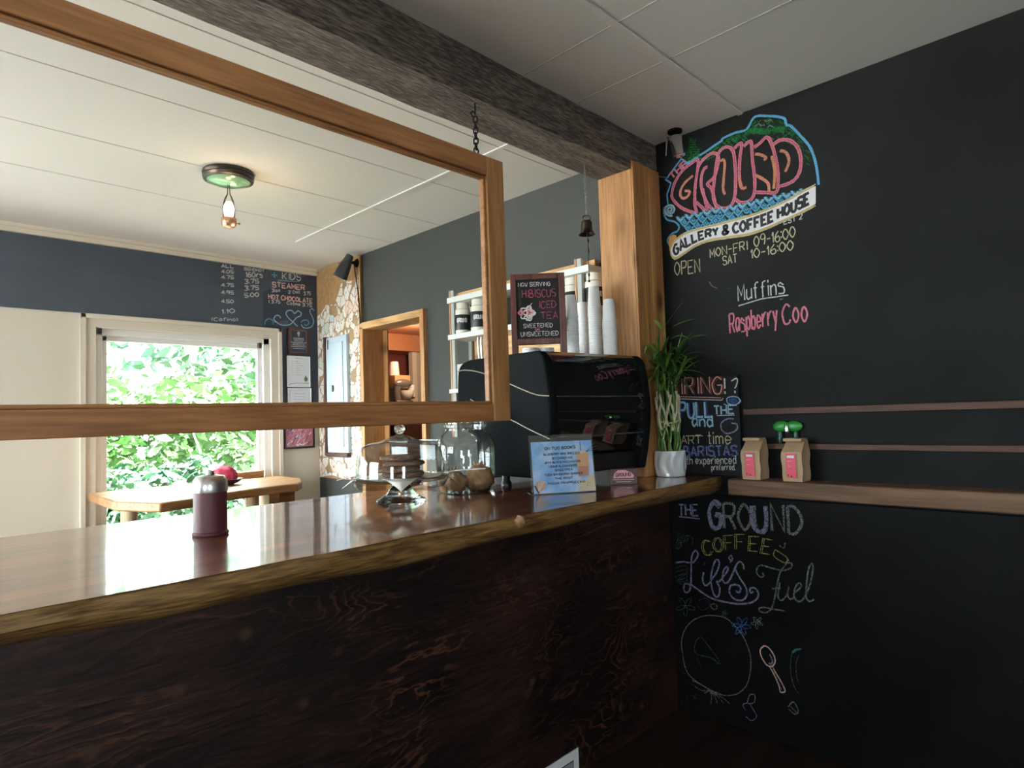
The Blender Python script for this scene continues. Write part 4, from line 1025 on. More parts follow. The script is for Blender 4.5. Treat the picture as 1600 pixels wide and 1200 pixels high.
for k in range(5): cm.line(L1([(150+k*30,370+k*12),(190+k*25,440),(160+k*26,520-k*8)]), .003, DIM, True)
cm.line(L1([(165,545),(215,540),(210,490),(165,545)]), .003, DIM, True); cm.line(L1([(270,420),(330,440),(330,520)]), .003, DIM, True)
for k in range(4): cm.line(L1([(160,740+k*45),(260,720+k*40),(270,790+k*38),(180,860+k*10)]), .0026, DIM, True)
cm.line(L1([(390,1060),(470,1040),(500,1110),(430,1160),(380,1110)]), .0026, DIM, True)
cm.build('chalk_drawings', cbo)

# ------------------------------------------------------------------ hiring board leaning on the wall
hb = thing('notice_board', 'upright black chalkboard with hiring notice in coloured chalk behind the white plant pot', 'chalkboard', (2.705,1.41,CT))
HX = 2.698
def hp(x, y): P = on(x, y, 0, HX); return (-P.y, P.z)
hy0 = on(1160,738,0,HX).y; hy1 = 1.604; hz1 = on(1157,585,0,HX).z; hz0 = CT+.001
b = MB(); b.box((HX,hy0,hz0), (HX+.016,hy1,hz1)); hbo = b.build('board', M['slate'], hb, bevel=.003)
def L7(z): return [hp(1000+.1625*x, 570+.1625*y) for x, y in z]
hm = Marks(wallmap(HX))
def ht(t, a, c, h7, w, m, **k):
    p0, p1 = L7([a])[0], L7([c])[0]; h = L7([(a[0], a[1]-h7)])[0][1]-p0[1]; hm.text(t, p0, p1, h, w, m, **k)
for off, m, w in ((14,BRN,.0125),(0,LPK,.0045)): ht('HIRING', (285+off,290+off*.4), (790+off,270+off*.4), 150, w, m)
ht('!', (820,275), (850,275), 150, .008, WHT); ht('?', (885,275), (945,270), 140, .006, WHT); hm.line(L7([(330,325),(600,335),(790,340),(800,318)]), .004, WHT); hm.line(L7([(340,305),(600,312),(780,318)]), .003, LPK)
hm.line(L7([(840,320),(900,305),(950,320),(955,360),(900,388),(845,365),(840,320)]), .0045, LBL, True); hm.line(L7([(950,330),(970,345),(950,375)]), .004, LBL, True); hm.line(L7([(805,375),(850,392),(930,390)]), .004, LBL, True); hm.fill(L7([(850,330),(900,318),(940,330),(940,360),(900,375),(855,358)]), DBL)
for off, m, w in ((8,DBL,.018),(0,LBL,.0095)): ht('PULL', (385+off,510), (690+off,500), 140, w, m)
ht('THE', (715,475), (905,470), 80, .0075, LBL); hm.line(L7([(740,488),(910,483)]), .004, LBL); ht('and', (505,588), (700,600), 105, .0075, LBL)
hm.line(L7([(905,520),(840,520),(785,560),(785,620),(830,658),(890,650),(935,615),(930,570),(880,560)]), .0065, LAV, True)
ht('PART', (335,765), (590,757), 78, .0040, YEL); hm.line(L7([(440,683),(605,683)]), .004, YEL); ht('time', (655,763), (880,762), 115, .0045, YEL)
for off, m, w in ((7,DBL,.010),(0,LAV,.0048)): ht('BARISTAS', (425+off,878), (935+off,872), 90, w, m)
ht('with experienced', (400,955), (925,950), 72, .0036, WHT); ht('preferred.', (690,1012), (915,1012), 55, .0032, WHT)
hm.build('chalk_lettering', hbo)

# ------------------------------------------------------------------ lucky bamboo
PX_, PY_ = 2.600, 1.545
lb = thing('potted_bamboo', 'lucky bamboo with braided stalks in a faceted white pot at the counter corner', 'plant', (PX_,PY_,CT))
b = MB(); seg = 80; hpot = .118
def facet(r, z, a): return r*(1+.065*math.sin(8*a+math.pi*math.sin(z/hpot*math.pi*1.0))*(.35+.65*math.sin(min(1, z/hpot)*math.pi)))
pz = [(.060,0),(.066,.003)]+[(.0665+.004*t, .003+(.112)*t) for t in [i/10 for i in range(1, 11)]]+[(.0705,.118),(.066,.118),(.064,.10),(0,.10)]
b.lathe(pz, (PX_,PY_,CT+.0006), seg, fn=lambda r, z, a: facet(r, z, a) if r > .0655 and z > .002 else r, cap0=True); b.build('pot', M['ceramic'], lb, ang=60)
MB().lathe([(0,.004),(.03,.003),(.0625,.0)], (PX_,PY_,CT+.101), 32).build('soil', M['soil'], lb)
rl = random.Random(11); ns = 16; tips = []
for k in range(ns):
    a = 2*math.pi*k/ns; sgn = 1 if k % 2 else -1; pts = []
    zt = .385+rl.uniform(-.02,.05)
    for i in range(26):
        t = i/25; z = CT+.10+zt*t
        rr = .030+.010*math.sin(t*5+.6)+.014*t+(.007*sgn*math.sin(t*14)); an = a+sgn*1.5*t
        pts.append((PX_+rr*math.cos(an), PY_+rr*math.sin(an), z))
    b = MB(); b.tube(pts, [.0055-.0012*i/25 for i in range(26)], 7); b.build('stalk', M['stalk'], lb)
    tips.append(pts[-1])
    if True:                                                    # bleached crossings of the braid
        b = MB(); q = []
        for i in range(12):
            t = i/11; an = a+.5+.75*t*(1 if k % 2 else -1); rr = .044+.008*t+.004*math.sin(t*9+k); q.append((PX_+rr*math.cos(an), PY_+rr*math.sin(an), CT+.225+.15*t+.02*math.sin(k*2.7)))
        b.tube(q, [.0042+.0024*math.sin(i*2.2+k)**2 for i in range(12)], 7); b.build('dry_sheath', M['dry'], lb)
b = MB(); b.tube([(PX_+.047*math.cos(a), PY_+.047*math.sin(a), CT+.25+.004*math.sin(3*a)) for a in [i*6.283/30 for i in range(30)]], .0032, 6, closed=True); b.build('tie', M['dry'], lb)
def leaf(b, base, az, L, wd, rise, droop):
    vs = []; n = 9; d = Vector((math.cos(az), math.sin(az), 0)); sd_ = Vector((-d.y, d.x, 0)); base = Vector(base)
    for i in range(n):
        t = i/(n-1); c = base+d*(L*t*(1-.15*t*t))+Vector((0,0,1))*(L*(rise*t-droop*t*t)); w = wd*math.sin(math.pi*min(1, t*.92+.08))**.8
        vs += [c-sd_*w+Vector((0,0,w*.45)), c, c+sd_*w+Vector((0,0,w*.45))]
    fs = []
    for i in range(n-1):
        for j in range(2): fs.append((i*3+j, i*3+j+1, i*3+4+j, i*3+3+j))
    b.add(vs, fs)
nl = 0
for k, tpt in enumerate(tips):
    for q in range(6):
        az = rl.uniform(0, 6.283) if q else rl.uniform(2.6, 3.8)
        if math.cos(az) > .45 and rl.random() < .85: az = rl.uniform(2.0, 4.3)      # the wall is on that side
        L = rl.uniform(.10, .22); base = Vector(tpt)+Vector((0,0,rl.uniform(-.09, .03)))
        if base.x+math.cos(az)*L > 2.685: L = max(.04, (2.685-base.x)/max(.05, math.cos(az)))
        if base.y+math.sin(az)*L > 1.60: az = -az
        b = MB(); leaf(b, base, az, L, rl.uniform(.006,.0095), rl.uniform(.25,1.3), rl.uniform(.3,.9)); b.build('leaf', M['leaf'] if rl.random() < .75 else M['leaf2'], lb); nl += 1
for (px, py, L, az, rise, dr, w) in ((1040,498,.10,-.9,1.3,.2,.010),(1034,505,.06,3.0,.9,.2,.011),(1052,500,.12,-1.3,.35,.15,.009),(1048,520,.13,-1.35,.55,.9,.008),(1022,530,.14,3.3,.25,.6,.008),(1075,520,.10,-1.2,.3,.2,.009),(1012,560,.13,3.4,.1,.5,.008)):
    P = on(px, py+10, 0, 2.575); b = MB(); leaf(b, P, az, L, w, rise, dr); b.build('leaf', M['leaf2'], lb)
for (pts) in ([(1042,640),(1040,560),(1037,500),(1036,478)], [(1058,600),(1060,540),(1066,520)]):
    b = MB(); b.tube([on(x, y, 0, 2.61) for x, y in pts], [.0035,.003,.002,.001], 6); b.build('shoot', M['stalk'], lb)

# ------------------------------------------------------------------ coffee bag shelf
rk = thing('wall_shelf', 'rough wooden wall shelf rack with two dark rails beside the counter', 'shelf', (2.65,.6,1.2))
RX = 2.575; yl = on(1137,760,0,RX).y; zt = on(1137,749,0,RX).z; zb = on(1137,773,0,RX).z; ye = -.35
b = MB(); b.box((RX,ye,zb), (RX+.018,yl,zt)); b.build('front_board', M['rackwood'], rk, bevel=.004)
b = MB(); b.box((RX+.019,ye,zt-.018), (2.711,yl,zt)); b.build('ledge', M['rackwood'], rk, bevel=.002)
zr = on(1200,640,0,2.68).z; zr2 = on(1200,648,0,2.68).z; yr = on(1161,640,0,2.69).y
b = MB(); b.box((2.69,ye,zr2), (XW-.017,yr,zr2+.028)); b.build('upper_rail', M['rackdark'], rk, bevel=.003)
zm = on(1206,693,0,2.69).z; zm2 = on(1206,702,0,2.69).z
b = MB(); b.box((2.69,ye,zm2), (XW-.017,yr,zm)); b.build('lower_rail', M['rackdark'], rk, bevel=.003)
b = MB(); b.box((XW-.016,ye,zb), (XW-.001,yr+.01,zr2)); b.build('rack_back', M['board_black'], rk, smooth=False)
for yq in (yr-.014, ye):
    b = MB(); b.box((2.69,yq+.001,zt+.001), (2.711,yq+.014,zm2-.0005)); b.build('rack_end', M['slate'], rk, smooth=False)

def coffee_bag(y0, y1, ztop, lab):
    """kraft block bottom bag, folded top; front faces the room"""
    x0, x1 = 2.632, 2.70; zb_ = zt+.001; h = ztop-zb_
    x0 = 2.602; x1 = 2.684
    t = thing('coffee_bag', lab, 'coffee bag', ((x0+x1)/2, (y0+y1)/2, zb_), 'coffee bags on the wall shelf')
    b = MB(); n = 14; w = y1-y0; yc = (y0+y1)/2; vs = []; m = 24
    for i in range(n+1):
        tt = i/n; z = zb_+h*tt
        dp = (1 if tt < .72 else 1-.62*((tt-.72)/.28)); wv = 1+.06*math.sin(math.pi*tt)*(1)-.02*tt
        xx0 = x1-(x1-x0)*dp-.004*math.sin(math.pi*tt); 
        ring = []
        for k in range(m):
            s4 = k/m*4; e = int(s4); f = s4-e
            c = [(xx0,yc+w/2*wv),(xx0,yc-w/2*wv),(x1,yc-w/2*wv),(x1,yc+w/2*wv)]
            p = c[e]; q = c[(e+1) % 4]; X = p[0]+(q[0]-p[0])*f; Y = p[1]+(q[1]-p[1])*f
            if e == 1 or e == 3: Y += (.010 if e == 1 else -.010)*math.sin(math.pi*f)*math.sin(math.pi*min(1, tt*1.1))
            X += .0018*math.sin(9*tt+k*1.7); Y += .0015*math.sin(13*tt+k*2.3)
            ring.append((X, Y, z+(.004*math.sin(k) if i == n else 0)))
        vs += ring
    fs = []
    for i in range(n):
        for k in range(m): fs.append((i*m+k, i*m+(k+1) % m, (i+1)*m+(k+1) % m, (i+1)*m+k))
    fs += [tuple(range(m-1, -1, -1)), tuple(n*m+k for k in range(m))]
    b.add(vs, fs); b.build('bag_body', M['kraft'], t, ang=35)
    b = MB(); b.box((x0+.012,yc-w*.46,zb_+h-.006), (x1-.002,yc+w*.49,zb_+h+.007)); b.build('folded_top', M['kraft'], t, bevel=.003)
    lm = Marks(lambda u, v, k: (x0-.0078-k*5e-6-.0012*math.sin(math.pi*min(1, (v-zb_)/h)), -u, v))
    ly0, ly1, lz0, lz1 = -(yc+w*.27), -(yc-w*.22), zb_+h*.09, zb_+h*.68
    st = [(ly0,lz0+(lz1-lz0)*i/8) for i in range(9)]; st2 = [(ly1,lz0+(lz1-lz0)*i/8) for i in range(9)]
    lm.strip(st, st2, M['pink'])
    def q(a, c): return (ly0+(ly1-ly0)*a, lz0+(lz1-lz0)*c)
    for i_ in range(9): pass
    lm.line([q(.12,.87),q(.85,.87)], .010, WPT); lm.line([q(.14,.69),q(.55,.69)], .0035, LPK); lm.line([q(.2,.48),q(.5,.48)], .003, LPK)
    lm.line([q(.0,.36),q(1,.36)], .0014, RED); lm.line([q(.10,.12),q(.20,.10)], .006, BPT); lm.line([q(.42,.06),q(.60,.07)], .005, BPT)
    lm.build('label', t)
    return t
BGX = 2.60
c1 = on(1160,685,0,BGX); c2 = on(1190,685,0,BGX)
coffee_bag(on(1187,720,0,BGX).y, on(1159,720,0,BGX).y, on(1175,687,0,BGX).z, 'kraft coffee bag with pink label nearest the hiring chalkboard')
d1 = on(1187,720,0,BGX).y-on(1159,720,0,BGX).y
yb2 = on(1222,720,0,BGX).y; coffee_bag(yb2-abs(d1), yb2, on(1235,688,0,BGX).z, 'kraft coffee bag with pink label in front of the green toy')

# green plastic toy on the lower rail
P = on(1231,690,0,2.695); gt = thing('plastic_toy', 'shiny green plastic toy with bow shaped top on the wall shelf', 'toy', (2.70,P.y,zm))
b = MB(); b.sphere((2.7015,P.y+.026,zm+.072), .036, 20, 12, (.30,1.0,.62)); b.build('bow_half', M['green_plastic'], gt)
b = MB(); b.sphere((2.7015,P.y-.026,zm+.072), .036, 20, 12, (.30,1.0,.62)); b.build('bow_half', M['green_plastic'], gt)
b = MB(); b.lathe([(.010,.045),(.012,.055),(.009,.075)], (2.690,P.y,zm), 16, cap0=True, cap1=True); b.build('knot', M['chrome'], gt)
for s_ in (-1, 1):
    MB().lathe([(.010,0),(.0115,.004),(.0115,.040),(.010,.050),(.0,.052)], (2.7015,P.y+s_*.032,zm+.0006), 20, cap0=True).build('cup_base', M['dark_green'], gt)

# chrome spotlight on the front ceiling
P = on(1058,213,2,ZC); sx, sy = 2.655, 1.475
sp = thing('ceiling_spotlight', 'small chrome spotlight fixed to the ceiling beside the chalk mural', 'spotlight', (sx,sy,ZC))
b = MB(); b.lathe([(.034,0),(.034,-.010),(.012,-.013),(.010,-.03)], (sx,sy,ZC-.0005), 24, cap0=True, cap1=True); b.build('base_plate', M['black_metal'], sp)
b = MB(); ax = Vector((.10,-.12,-1)).normalized(); c0 = Vector((sx,sy,ZC-.018)); b.tube([c0, c0+ax*.012, c0+ax*.03, c0+ax*.105, c0+ax*.108], [.018,.026,.030,.030,.027], 24); b.build('lamp_head', M['chrome'], sp)
b = MB(); c1_ = Vector((sx+.008,sy+.045,ZC-.015)); b.tube([c1_, c1_+Vector((.0,.012,-.09))], .006, 10); b.build('arm', M['chrome'], sp)

# thin conduit on the wall over the post
b = MB(); P0 = on(1024,276.5,0,XW-.006); P1 = on(1043,277.5,0,XW-.006); b.tube([(XW-.006,1.619,P0.z),(XW-.006,P1.y,P1.z)], .003, 8); o = b.build('conduit', M['steel'], origin=(XW-.006,1.6,P0.z)); tag(o, 'short thin metal conduit between timber post and chalk mural', 'conduit')

# ------------------------------------------------------------------ dark canister at the near end of the counter
KX, KY = on(329,836,2,CT).x, on(329,836,2,CT).y
kn = thing('canister', 'dark brown canister with a silver top on the left part of the counter', 'canister', (KX,KY,CT))
MB().lathe([(.045,0),(.047,.003),(.047,.008),(.043,.012),(.043,.118)], (KX,KY,CT+.0006), 32, cap0=True, cap1=True).build('body', M['plum'], kn)
MB().lathe([(.044,.118),(.045,.122),(.044,.150),(.036,.162),(.012,.166),(.010,.176),(0,.178)], (KX,KY,CT+.0006), 32).build('silver_top', M['steel'], kn)

# ------------------------------------------------------------------ far wall: menu board, certificates, picture
mbt = thing('menu_board', 'long dark navy chalkboard menu on the far wall above the window', 'menu board', (0,5.01,2.3))
b = MB(); b.box((-3.19,5.012,2.208), (2.695,5.0195,2.690)); b.box((2.368,5.012,1.43), (2.695,5.0195,2.208)); mbo = b.build('board', M['navy'], mbt, smooth=False)
mm = Marks(plane_map((0,5.012,0), (1,0,0), (0,0,1), (0,-1,0)))
def mp(x, y): P = on(x, y, 1, 5.012); return (P.x, P.z)
def Z3(z): return [mp(340+.15*x, 390+.15*y) for x, y in z]
def mt(t, a, c, h3, w, m, **k):
    p0, p1 = Z3([a])[0], Z3([c])[0]; h = Z3([(a[0], a[1]-h3)])[0][1]-p0[1]; mm.text(t, p0, p1, h, w, m, **k)
mt('KIDS', (675,305), (865,322), 66, .0085, WHT); mm.line(Z3([(625,318),(700,325),(790,332),(835,335),(860,318)]), .005, LBL, True); mm.line(Z3([(560,262),(622,268)]), .010, BLU); mm.line(Z3([(590,232),(590,294)]), .010, BLU)
mt('STEAMER', (570,388), (905,420), 50, .0095, LPK); mt('3oil', (562,440), (645,440), 28, .0055, WHT); mt('2 Dat', (735,455), (855,455), 28, .0055, WHT); mt('3.75', (895,475), (970,468), 32, .0055, WHT)
mt('HOT CHOCOLATE', (530,510), (985,558), 46, .0090, LPK); mt('1 3.75', (530,560), (650,560), 32, .0055, WHT); mt('Cotma 3.75', (722,570), (980,598), 30, .0055, WHT)
mt('GGNDHOT', (278,212), (485,236), 28, .006, WHT); mt('160rs', (295,285), (465,288), 52, .0075, WHT)
for t, y in (('3.75',355),('3.75',425),('5.00',497)): mt(t, (280,y), (428,y-8), 42, .0075, WHT)
for t, y, x0 in (('ALL',188,40),('4.05',245,40),('4.75',303,40),('4.75',385,40),('4.95',462,40),('4.50',555,40)): mt(t, (x0,y), (165,y+2), 34, .007, WHT)
mt('1.10', (45,665), (178,660), 42, .008, WHT); mt('(Cafino)', (-60,742), (208,745), 34, .006, WHT)
mm.line(Z3([(490,785),(495,745),(530,722),(570,735),(578,780)]), .008, BLU, True)
mm.line(Z3([(605,760),(585,725),(605,688),(640,690),(655,715)]), .009, LBL, True); mm.line(Z3([(590,735),(640,775),(700,788),(760,775),(820,710),(862,690),(868,660),(835,640),(800,665),(770,635),(725,640),(712,670),(735,710),(790,760),(830,800)]), .009, LBL, True)
mm.line(Z3([(870,760),(885,740),(930,735),(950,765),(920,790),(900,775)]), .008, BLU, True); mm.line(Z3([(870,780),(890,810),(930,820),(980,800),(998,750),(985,700),(960,650),(965,625),(990,620),(1002,640)]), .008, LBL, True)
for k in range(4): mm.line(Z3([(655-k*6,745+k*9),(740,740+k*10)]), .004, GRY)
mm.line(Z3([(770,618),(800,622)]), .005, DIM); mm.line(Z3([(795,685),(802,705)]), .006, RED)
mm.build('chalk_lettering', mbo)

def framed(name, lab, cat, c, fm, fw, im, marks):
    """c = (x0, x1, z0, z1) on the far wall"""
    x0, x1, z0, z1 = c; t = thing(name, lab, cat, ((x0+x1)/2, 5.008, (z0+z1)/2)); y = 5.0115
    b = MB(); b.box((x0,y-.016,z0), (x0+fw,y,z1)); b.box((x1-fw,y-.016,z0), (x1,y,z1)); b.box((x0+fw,y-.016,z0), (x1-fw,y,z0+fw)); b.box((x0+fw,y-.016,z1-fw), (x1-fw,y,z1)); b.build('frame', fm, t, bevel=.002)
    b = MB(); b.box((x0+fw*.8,y-.009,z0+fw*.8), (x1-fw*.8,y-.002,z1-fw*.8)); f = b.build('panel', im, t, smooth=False)
    k = Marks(plane_map((x0,y-.009,z0), (x1-x0,0,0), (0,0,z1-z0), (0,-1,0))); marks(k); 
    if k.mb.v: k.build('print', f)
    return t
def rect(x0, y0, x1, y1): P, Q = on(x0, y0, 1, 5.012), on(x1, y1, 1, 5.012); return (P.x, Q.x, Q.z, P.z)
def plq(k):
    k.line([(.13,.09),(.87,.09),(.87,.91),(.13,.91),(.13,.09)], .012, LPK)
    k.fill([(.46,.74),(.54,.74),(.57,.84),(.5,.88),(.43,.84)], YEL); k.line([(.5,.68),(.5,.75)], .05, YEL)
    for v, a in ((.62,.26),(.57,.26),(.52,.22),(.46,.38),(.41,.30),(.36,.30),(.30,.36),(.23,.28)): k.line([(.5-a,v),(.5+a,v)], .018, WHT)
framed('award_plaque', 'dark navy award plaque in a brown frame topmost on far wall', 'plaque', rect(449,512,482,555), M['mahogany'], .018, M['navy'], plq)
def cer(k):
    k.line([(.35,.93),(.65,.93)], .012, GRY)
    for i in range(7): k.line([(.2,.84-i*.075),(.24,.84-i*.075)], .008, INK); k.line([(.38,.84-i*.075),(.40+.2*((i*7) % 5)/4+.1,.84-i*.075)], .010, GRY)
    k.fill([(.72,.26),(.80,.38),(.90,.27),(.86,.18),(.76,.18)], GRN); k.line([(.06,.06),(.2,.11),(.5,.125),(.95,.125)], .014, INK, True)
framed('certificate', 'white certificate with a green emblem in the middle of far wall column', 'certificate', rect(447.5,556,484,605), M['sash'], .006, M['paper'], cer)
def cer2(k):
    k.line([(.1,.1),(.9,.1),(.9,.93),(.1,.93),(.1,.1)], .012, GRY)
    for i in range(6): k.line([(.24,.82-i*.09),(.76,.82-i*.09)], .009, GRY)
framed('certificate', 'white bordered certificate just under the one with green emblem', 'certificate', rect(449,606.5,486,655), M['sash'], .006, M['paper'], cer2)
ABS = mat('abstract_pink', (.50,.16,.22), .6)
def art(k):
    r = random.Random(3); cs = [LPK, WPT, PNK, DBL, mat('dusty_rose', (.55,.22,.26), .6), mat('moss', (.12,.13,.08), .6)]
    for i in range(90):
        x, y = r.uniform(.12,.88), r.uniform(.12,.88); a = r.uniform(.5,1.3); d = r.uniform(.04,.13); k.line([(max(.1,x-d*math.cos(a)),max(.1,y-d*math.sin(a))),(x,y+.02),(min(.9,x+d*math.cos(a)),min(.9,y+d*math.sin(a)))], r.uniform(.012,.035), cs[i % 6])
    k.line([(.38,.14),(.44,.10),(.5,.15),(.58,.11)], .04, WPT)
framed('framed_picture', 'black framed abstract pink picture low on the far wall', 'picture', rect(442.5,655,491,699), M['black_plastic'], .016, ABS, art)

# ------------------------------------------------------------------ collage panel, electrical panel and spotlight on the side wall
def collage():
    m, n, l, p = nt('paper_collage'); tc = n.new('ShaderNodeTexCoord')
    nz = n.new('ShaderNodeTexNoise'); nz.inputs['Scale'].default_value = 9; nz.inputs['Detail'].default_value = 2
    ad = n.new('ShaderNodeMixRGB'); ad.blend_type = 'ADD'; ad.inputs['Fac'].default_value = .10; l.new(tc.outputs['Object'], ad.inputs['Color1']); l.new(nz.outputs['Color'], ad.inputs['Color2']); l.new(tc.outputs['Object'], nz.inputs['Vector'])
    mp_ = n.new('ShaderNodeMapping'); mp_.inputs['Scale'].default_value = (1,1,.75); l.new(ad.outputs[0], mp_.inputs['Vector'])
    def vor(feat, sc):
        v = n.new('ShaderNodeTexVoronoi'); v.feature = feat; v.inputs['Scale'].default_value = sc; l.new(mp_.outputs[0], v.inputs['Vector']); return v
    S = 15
    e = vor('DISTANCE_TO_EDGE', S); f = vor('F1', S)
    er = n.new('ShaderNodeValToRGB'); er.color_ramp.elements[0].position = .02; er.color_ramp.elements[1].position = .06; er.color_ramp.elements[0].color = (0,0,0,1); er.color_ramp.elements[1].color = (1,1,1,1); l.new(e.outputs['Distance'], er.inputs['Fac'])
    sep = n.new('ShaderNodeSeparateColor'); l.new(f.outputs['Color'], sep.inputs[0])
    cr = n.new('ShaderNodeValToRGB'); cr.color_ramp.interpolation = 'CONSTANT'; els = cr.color_ramp.elements
    els[0].position = 0; els[0].color = (.80,.76,.70,1); els[1].position = .35; els[1].color = (.78,.60,.53,1)
    for pos, c in ((.47,(.83,.82,.80,1)),(.66,(.62,.68,.55,1)),(.76,(.80,.76,.68,1)),(.90,(.38,.24,.12,1)),(.95,(.60,.70,.74,1))): q = els.new(pos); q.color = c
    l.new(sep.outputs[0], cr.inputs['Fac'])
    g = n.new('ShaderNodeTexNoise'); g.inputs['Scale'].default_value = 90; g.inputs['Detail'].default_value = 3; l.new(tc.outputs['Object'], g.inputs['Vector'])
    gr = n.new('ShaderNodeValToRGB'); gr.color_ramp.elements[0].position = .56; gr.color_ramp.elements[1].position = .66; gr.color_ramp.elements[0].color = (1,1,1,1); gr.color_ramp.elements[1].color = (.40,.33,.28,1); l.new(g.outputs['Fac'], gr.inputs['Fac'])
    mu = n.new('ShaderNodeMixRGB'); mu.blend_type = 'MULTIPLY'; mu.inputs['Fac'].default_value = .8; l.new(cr.outputs[0], mu.inputs['Color1']); l.new(gr.outputs[0], mu.inputs['Color2'])
    dr = n.new('ShaderNodeValToRGB'); dr.color_ramp.elements[0].position = .10; dr.color_ramp.elements[1].position = .13; dr.color_ramp.elements[0].color = (0,0,0,1); dr.color_ramp.elements[1].color = (1,1,1,1); l.new(f.outputs['Distance'], dr.inputs['Fac'])
    m2 = n.new('ShaderNodeMixRGB'); m2.inputs['Color1'].default_value = (.20,.13,.10,1); l.new(dr.outputs[0], m2.inputs['Fac']); l.new(mu.outputs[0], m2.inputs['Color2'])
    m1 = n.new('ShaderNodeMixRGB'); m1.inputs['Color1'].default_value = (.29,.19,.10,1); 
    rd = n.new('ShaderNodeValToRGB'); rd.color_ramp.elements[0].position = .66; rd.color_ramp.elements[1].position = .74; rd.color_ramp.elements[0].color = (1,1,1,1); rd.color_ramp.elements[1].color = (0,0,0,1); l.new(f.outputs['Distance'], rd.inputs['Fac'])
    ml = n.new('ShaderNodeMath'); ml.operation = 'MULTIPLY'; l.new(er.outputs[0], ml.inputs[0]); l.new(rd.outputs[0], ml.inputs[1])
    l.new(ml.outputs[0], m1.inputs['Fac']); l.new(m2.outputs[0], m1.inputs['Color2'])
    l.new(m1.outputs[0], p.inputs['Base Color']); p.inputs['Roughness'].default_value = .7
    bp = n.new('ShaderNodeBump'); bp.inputs['Strength'].default_value = .4; bp.inputs['Distance'].default_value = .004; l.new(er.outputs[0], bp.inputs['Height']); l.new(bp.outputs['Normal'], p.inputs['Normal'])
    return m
cl = thing('collage_panel', 'brown wall panel covered in pale round paper cutouts beside the doorway', 'wall panel', (2.71,4.68,1.4))
b = MB(); b.box((2.703,4.337,.02), (XW-.0005,5.018,2.745)); b.build('backing_board', M['cork'], cl, smooth=False)
b = MB()
prof_ = [(4.36,2.55),(4.50,2.56),(4.58,2.60),(4.64,2.50),(4.72,2.40),(4.86,2.42),(4.94,2.36),(5.012,2.34)]
zc_ = on(540,747,0,2.70).z
b.prism([(2.703,4.345,zc_)]+[(2.703,4.345,2.60)]+[(2.703,y,z) for y, z in prof_]+[(2.703,5.012,zc_-.01),(2.703,4.8,zc_+.015),(2.703,4.6,zc_-.01)], (-.004,0,0)); b.build('paper_cutouts', collage(), cl, smooth=False)
b = MB(); b.box((2.701,4.337,.02), (2.7028,5.015,zc_-.012)); b.build('lower_panel', M['green_wall'], cl, smooth=False)
b = MB(); b.box((2.699,4.318,.02), (2.7025,4.334,2.74)); b.build('edge_strip', M['pine'], cl, smooth=False)
ep = thing('electrical_panel', 'pale blue metal electrical panel set in the collage wall', 'electrical panel', (2.69,4.73,1.65))
A_ = on(508,527,0,2.665); B_2 = on(543,704,0,2.665); ey0, ey1, ez0, ez1 = B_2.y, A_.y, 1.165, 2.125
b = MB(); b.box((2.672,ey0,ez0), (2.6985,ey1,ez1)); b.build('housing', M['panel_blue'], ep, bevel=.004)
b = MB(); b.box((2.664,ey0+.055,ez0+.05), (2.6715,ey1-.012,ez1-.05)); dr_ = b.build('door', M['panel_blue'], ep, bevel=.003)
b = MB(); P = on(519,607,0,2.66); b.box((2.658,P.y-.008,P.z-.028), (2.664,P.y+.008,P.z+.028)); b.box((2.654,P.y-.020,P.z-.024), (2.664,P.y-.012,P.z+.024)); b.build('latch', M['charcoal'], dr_, bevel=.004)
b = MB(); b.box((2.660,ey1-.05,ez1-.10), (2.666,ey1-.04,ez1-.02)); b.build('hinge', M['charcoal'], ep, bevel=.002)
b = MB(); b.box((2.66,ey1+.001,ez0-.03), (2.6985,ey1+.03,ez1+.01)); b.box((2.66,ey0,ez0-.035), (2.6985,ey1,ez0-.001)); b.build('timber_edge', M['rackdark'], ep, bevel=.003)
ws = thing('wall_spotlight', 'black cone spotlight on an arm above the collage panel', 'spotlight', (2.69,4.42,2.68))
P = on(556,411,0,2.69); H = on(543,408,0,2.60); Tt = on(531,434,0,2.56)
b = MB(); b.tube([(2.698,P.y,P.z),(2.69,P.y,P.z)], [.035,.03], 16); b.tube([(2.69,P.y,P.z),(2.66,P.y+.02,P.z+.005),H], .012, 10); b.build('arm', M['black_metal'], ws)
b = MB(); H = Vector(H); Tt = Vector(Tt); ax = (Tt-H).normalized(); b.tube([H-ax*.055,H-ax*.05,H-ax*.01,H+ax*.03,Tt,Tt-ax*.004,H+ax*.03], [.015,.028,.034,.045,.058,.054,.036], 24, caps=True); b.build('shade', M['charcoal'], ws)
b = MB(); b.tube([on(x, y, 0, 2.692) for x, y in ((553,412),(557,440),(560,465),(562,490),(563,506))], .004, 6); c_ = on(560,468,0,2.692); b.sphere(c_, .011, 10, 8, (.6,.7,2.2)); b.build('power_cord', M['black_plastic'], ws)

